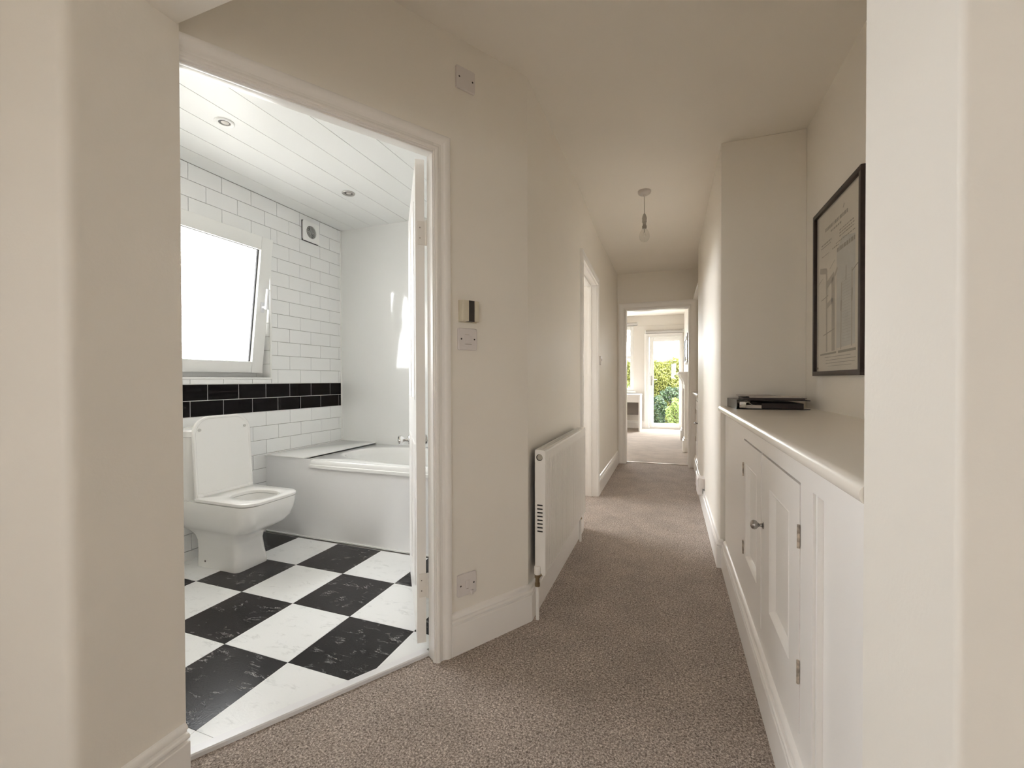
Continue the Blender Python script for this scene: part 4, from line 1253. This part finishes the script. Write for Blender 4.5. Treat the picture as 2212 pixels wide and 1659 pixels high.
for a, b, w in (((0.10, 0.105), (0.50, 0.108), 0.016), ((0.54, 0.108), (0.90, 0.111), 0.020), ((0.22, 0.085), (0.80, 0.085), 0.004), ((0.25, 0.066), (0.90, 0.068), 0.004), ((0.25, 0.048), (0.88, 0.050), 0.004), ((0.30, 0.03), (0.82, 0.032), 0.003),
                ((0.13, 0.45), (0.30, 0.465), 0.008), ((0.18, 0.225), (0.46, 0.25), 0.008), ((0.82, 0.53), (0.93, 0.555), 0.010), ((0.60, 0.34), (0.605, 0.40), 0.022), ((0.82, 0.37), (0.825, 0.44), 0.022), ((0.70, 0.50), (0.705, 0.58), 0.012),
                ((0.34, 0.62), (0.46, 0.655), 0.006), ((0.05, 0.565), (0.16, 0.585), 0.006), ((0.64, 0.915), (0.66, 0.935), 0.014), ((0.02, 0.02), (0.05, 0.02), 0.02)):
    ln(tx, a, b, w)
for v in [0.16 + 0.017 * i for i in range(22)]:
    ln(tx, (0.63, v), (0.80, v + 0.002), 0.0012, 0.0003)
tx.build('ink_lines', INK, pp)['kind'] = 'stuff'

# ------------------------------------------------------------------ far room: glazed door, window, blinds, desk, fireplace
gd_ = thing('door_3', 'white glazed garden door at the back of the far room', 'door', T(0, 9.78, 0), kind='structure')
mb = frame_bars('x', BX0, BX1, 0.0, BZ1, -0.03, 0.05, 0.055, 0.03, 0.03, 0.045)
mb.build('door_frame', PVC, gd_, bevel=0.003)
la, lb_, gx0, gx1 = -0.405, 0.232, -0.322, 0.190
mb = MB().box(la, gx0, -0.05, 0.0, 0.032, 1.955).box(gx1, lb_, -0.05, 0.0, 0.032, 1.955).box(gx0, gx1, -0.05, 0.0, 0.032, 0.118).box(gx0, gx1, -0.05, 0.0, 1.868, 1.955)
mb.build('door_leaf', PVC, gd_, bevel=0.003)
MB().box(gx0, gx1, -0.030, -0.022, 0.118, 1.868).build('pane', GLASS, gd_)
MB().box(-0.375, -0.352, -0.058, -0.05, 0.93, 1.13).tube([(-0.364, -0.056, 1.055), (-0.364, -0.095, 1.055), (-0.25, -0.095, 1.052)], 0.009, 10).build('handle', CHROME, gd_, smooth=True)
MB().box(BX0 - 0.045, BX0, -0.044, -0.030, 0, BZ1 + 0.04).box(BX0, BX1, -0.044, -0.030, BZ1, BZ1 + 0.04).build('casing', TRIMW, gd_, bevel=0.002)
w2 = thing('window_2', 'white framed window beside the glazed garden door', 'window', T(0, 9.80, 0), kind='structure')
mb = frame_bars('x', GX0, GX1, GZ0, GZ1, -0.03, 0.04, 0.07, 0.075, 0.07, 0.07, [(1.51, 1.57)])
mb.build('window_frame', PVC, w2, bevel=0.003)
MB().box(GX0 + 0.07, GX1 - 0.075, 0.0, 0.008, GZ0 + 0.07, 1.51).build('pane', GLASS, w2)
MB().box(GX0 + 0.07, GX1 - 0.075, 0.0, 0.008, 1.57, GZ1 - 0.07).build('pane', GLASS, w2)
MB().box(GX0 - 0.04, GX1 + 0.04, -0.11, -0.03, GZ0 - 0.03, GZ0).build('window_sill', TRIMW, w2, bevel=0.004)
def blind(label, x0, x1, z0, z1):
    t = thing('roller_blind', label, 'blind', T((x0 + x1) / 2, 9.75, z0), 'rolled-up blinds in the far room')
    hw_ = (x1 - x0) / 2
    MB().tube([(-hw_ + 0.01, -0.045, (z1 - z0) / 2), (hw_ - 0.01, -0.045, (z1 - z0) / 2)], (z1 - z0) * 0.48, 16).build('rolled_fabric', BLIND, t, smooth=True)
    MB().box(-hw_, -hw_ + 0.012, -0.085, 0, 0, z1 - z0).build('bracket', PVC, t)
    MB().box(hw_ - 0.012, hw_, -0.085, 0, 0, z1 - z0).build('bracket', PVC, t)
    MB().box(-hw_ + 0.015, hw_ - 0.015, -0.016, -0.012, -0.012, (z1 - z0) / 2).build('bottom_bar', BLIND, t)
blind('grey rolled-up blind above the far window', -2.02, -0.650, 2.235, 2.300)
blind('grey rolled-up blind above the glazed garden door', -0.490, 0.275, 2.050, 2.108)
struct('trim_7', MB().box(-2.6, 0.285, 9.735, 9.75, 2.215, 2.225), MATS['pale_far_room_paint'], 'pale picture rail along the far room wall', 'trim')
de = thing('desk', 'white desk with open kneehole beside the garden door', 'desk', T(-1.2, 9.35, 0))
MB().box(-0.68, 0.650, -0.31, 0.30, 0.722, 0.752).build('desk_top', TRIMW, de, bevel=0.002)
MB().box(0.612, 0.645, -0.30, 0.29, 0.0, 0.722).build('side_panel', TRIMW, de, bevel=0.001)
MB().box(-0.645, -0.612, -0.30, 0.29, 0.0, 0.722).build('side_panel', TRIMW, de, bevel=0.001)
MB().box(-0.612, 0.612, -0.29, -0.27, 0.590, 0.722).build('drawer_front', TRIMW, de, bevel=0.001)
MB().box(-0.612, 0.612, 0.20, 0.215, 0.30, 0.722).build('modesty_panel', GREYP, de)
fp = thing('fireplace_surround', 'white fireplace surround with mantel shelf on the right of the far room', 'fireplace', T(0.285, 7.5, 0))
for (ya, yb) in ((-0.77, -0.55), (0.55, 0.77)):
    pr = MB()
    pr.box(-0.105, 0, ya - 0.015, yb + 0.015, 0.0, 0.17)
    pr.box(-0.090, 0, ya - 0.005, yb + 0.005, 0.17, 0.20)
    pr.box(-0.080, 0, ya, yb, 0.20, 1.00)
    pr.build('pilaster', TRIMW, fp, bevel=0.004)
    MB().loft([[(x, y, z) for (x, z) in ((0, 0.98), (-0.084, 0.98), (-0.088, 1.02), (-0.105, 1.06), (-0.130, 1.09), (-0.135, 1.13), (0, 1.13))] for y in (ya - 0.004, yb + 0.004)]).build('corbel', TRIMW, fp)
MB().box(-0.165, 0, -0.82, 0.82, 1.130, 1.168).build('mantel_shelf', TRIMW, fp, bevel=0.006)
MB().box(-0.060, 0, -0.55, 0.55, 0.90, 1.13).build('frieze', TRIMW, fp)
MB().box(-0.040, 0, -0.55, -0.33, 0.0, 0.90).box(-0.040, 0, 0.33, 0.55, 0.0, 0.90).box(-0.040, 0, -0.33, 0.33, 0.72, 0.90).build('slips', mat('grey_fire_slips', (0.30, 0.28, 0.26), 0.4), fp)
MB().box(-0.012, -0.001, -0.33, 0.33, 0.0, 0.72).build('fire_opening', BLACK, fp)
mi = thing('wall_mirror', 'framed mirror above the mantel shelf in the far room', 'mirror', T(0.285, 7.62, 1.54))
mb = MB().box(-0.040, -0.001, -0.57, 0.57, -0.225, -0.185).box(-0.040, -0.001, -0.57, 0.57, 0.185, 0.225).box(-0.040, -0.001, -0.57, -0.53, -0.185, 0.185).box(-0.040, -0.001, 0.53, 0.57, -0.185, 0.185)
mb.build('mirror_frame', mat('grey_mirror_frame', (0.35, 0.33, 0.31), 0.3), mi, bevel=0.003)
MB().box(-0.030, -0.002, -0.53, 0.53, -0.185, 0.185).build('mirror_glass', MIRROR, mi)

# ------------------------------------------------------------------ garden
g_ = tag(MB().box(-30, 30, -30, 60, -0.40, -0.25).build('garden_ground', GROUND, None), 'garden ground outside the house', 'ground', kind='structure')
def leaves(n, fn, size, seed):
    r = random.Random(seed)
    mb = MB()
    for _ in range(n):
        p = Vector(fn(r))
        a = Vector((r.gauss(0, 1), r.gauss(0, 1) - 0.6, r.gauss(0, 1) + 0.4)).normalized()
        b = a.cross(Vector((r.gauss(0, 1), r.gauss(0, 1), r.gauss(0, 1)))).normalized()
        c = a.cross(b)
        l, w = size * r.uniform(0.7, 1.3), size * r.uniform(0.35, 0.6)
        mb.add([p - b * l, p + c * w + a * l * 0.15, p + b * l, p - c * w + a * l * 0.15], [(0, 1, 2, 3)])
    return mb
def hedge_fn(r):
    x = r.uniform(-4.0, 1.6)
    top = 1.66 + 0.05 * math.sin(x * 5.1) + 0.04 * math.sin(x * 13.7 + 1)
    z = -0.25 + (top + 0.25) * r.random() ** 0.7
    y = 13.4 + 0.10 * math.sin(x * 4 + z * 5) + abs(r.gauss(0, 0.16))
    return (x, y, z)
def raw(mb, name, m, parent=None):
    me = bpy.data.meshes.new(name)
    me.from_pydata([tuple(v) for v in mb.v], [], mb.f)
    me.materials.append(m)
    return link(name, me, parent)
he = thing('hedge', 'tall yellow-green clipped hedge at the end of the garden', 'hedge', T(0, 0, 0))
raw(leaves(34000, hedge_fn, 0.034, 1), 'foliage', LEAF_Y, he)
MB().box(-4.0, 1.6, 13.75, 13.95, -0.25, 1.60).build('hedge_core', LEAF_D, he)
def ball(c, rx, ry, rz):
    def f(r):
        while True:
            d = Vector((r.gauss(0, 1), r.gauss(0, 1), r.gauss(0, 1))).normalized()
            q = 0.75 + 0.25 * r.random()
            q *= 1 + 0.12 * math.sin(d.x * 7 + d.z * 5)
            p = Vector((c[0] + d.x * rx * q, c[1] + d.y * ry * q, c[2] + d.z * rz * q))
            if p.z > -0.25:
                return p
    return f
for nm, lb, c, rx, ry, rz, m, n in (('shrub', 'dark green shrub low in the garden left of the door view', (-0.42, 12.3, 0.18), 0.36, 0.35, 0.45, LEAF_D, 2600),
                                   ('shrub', 'light green shrub low in the garden right of the door view', (0.24, 11.5, 0.12), 0.32, 0.30, 0.48, LEAF_L, 2600),
                                   ('shrub', 'blue-green shrub behind the branches in the garden', (0.10, 12.75, 0.62), 0.34, 0.2, 0.22, LEAF_D, 1200),
                                   ('shrub', 'light green shrub outside the far window', (-1.55, 12.2, 0.45), 0.6, 0.4, 0.7, LEAF_L, 2600)):
    sh = thing(nm, lb, 'shrub', T(0, 0, 0))
    raw(leaves(n, ball(c, rx, ry, rz), 0.038, n + int(c[0] * 100)), 'foliage', m, sh)
    st_ = MB()
    rd = random.Random(n)
    for i in range(5):
        st_.tube([(c[0] + rd.uniform(-0.05, 0.05), c[1], -0.26), (c[0] + rd.uniform(-rx, rx) * 0.5, c[1] + rd.uniform(-0.1, 0.1), c[2]), (c[0] + rd.uniform(-rx, rx) * 0.9, c[1] + rd.uniform(-0.1, 0.1), c[2] + rz * 0.8)], [0.018, 0.012, 0.005], 6)
    st_.build('branch', BARK, sh)
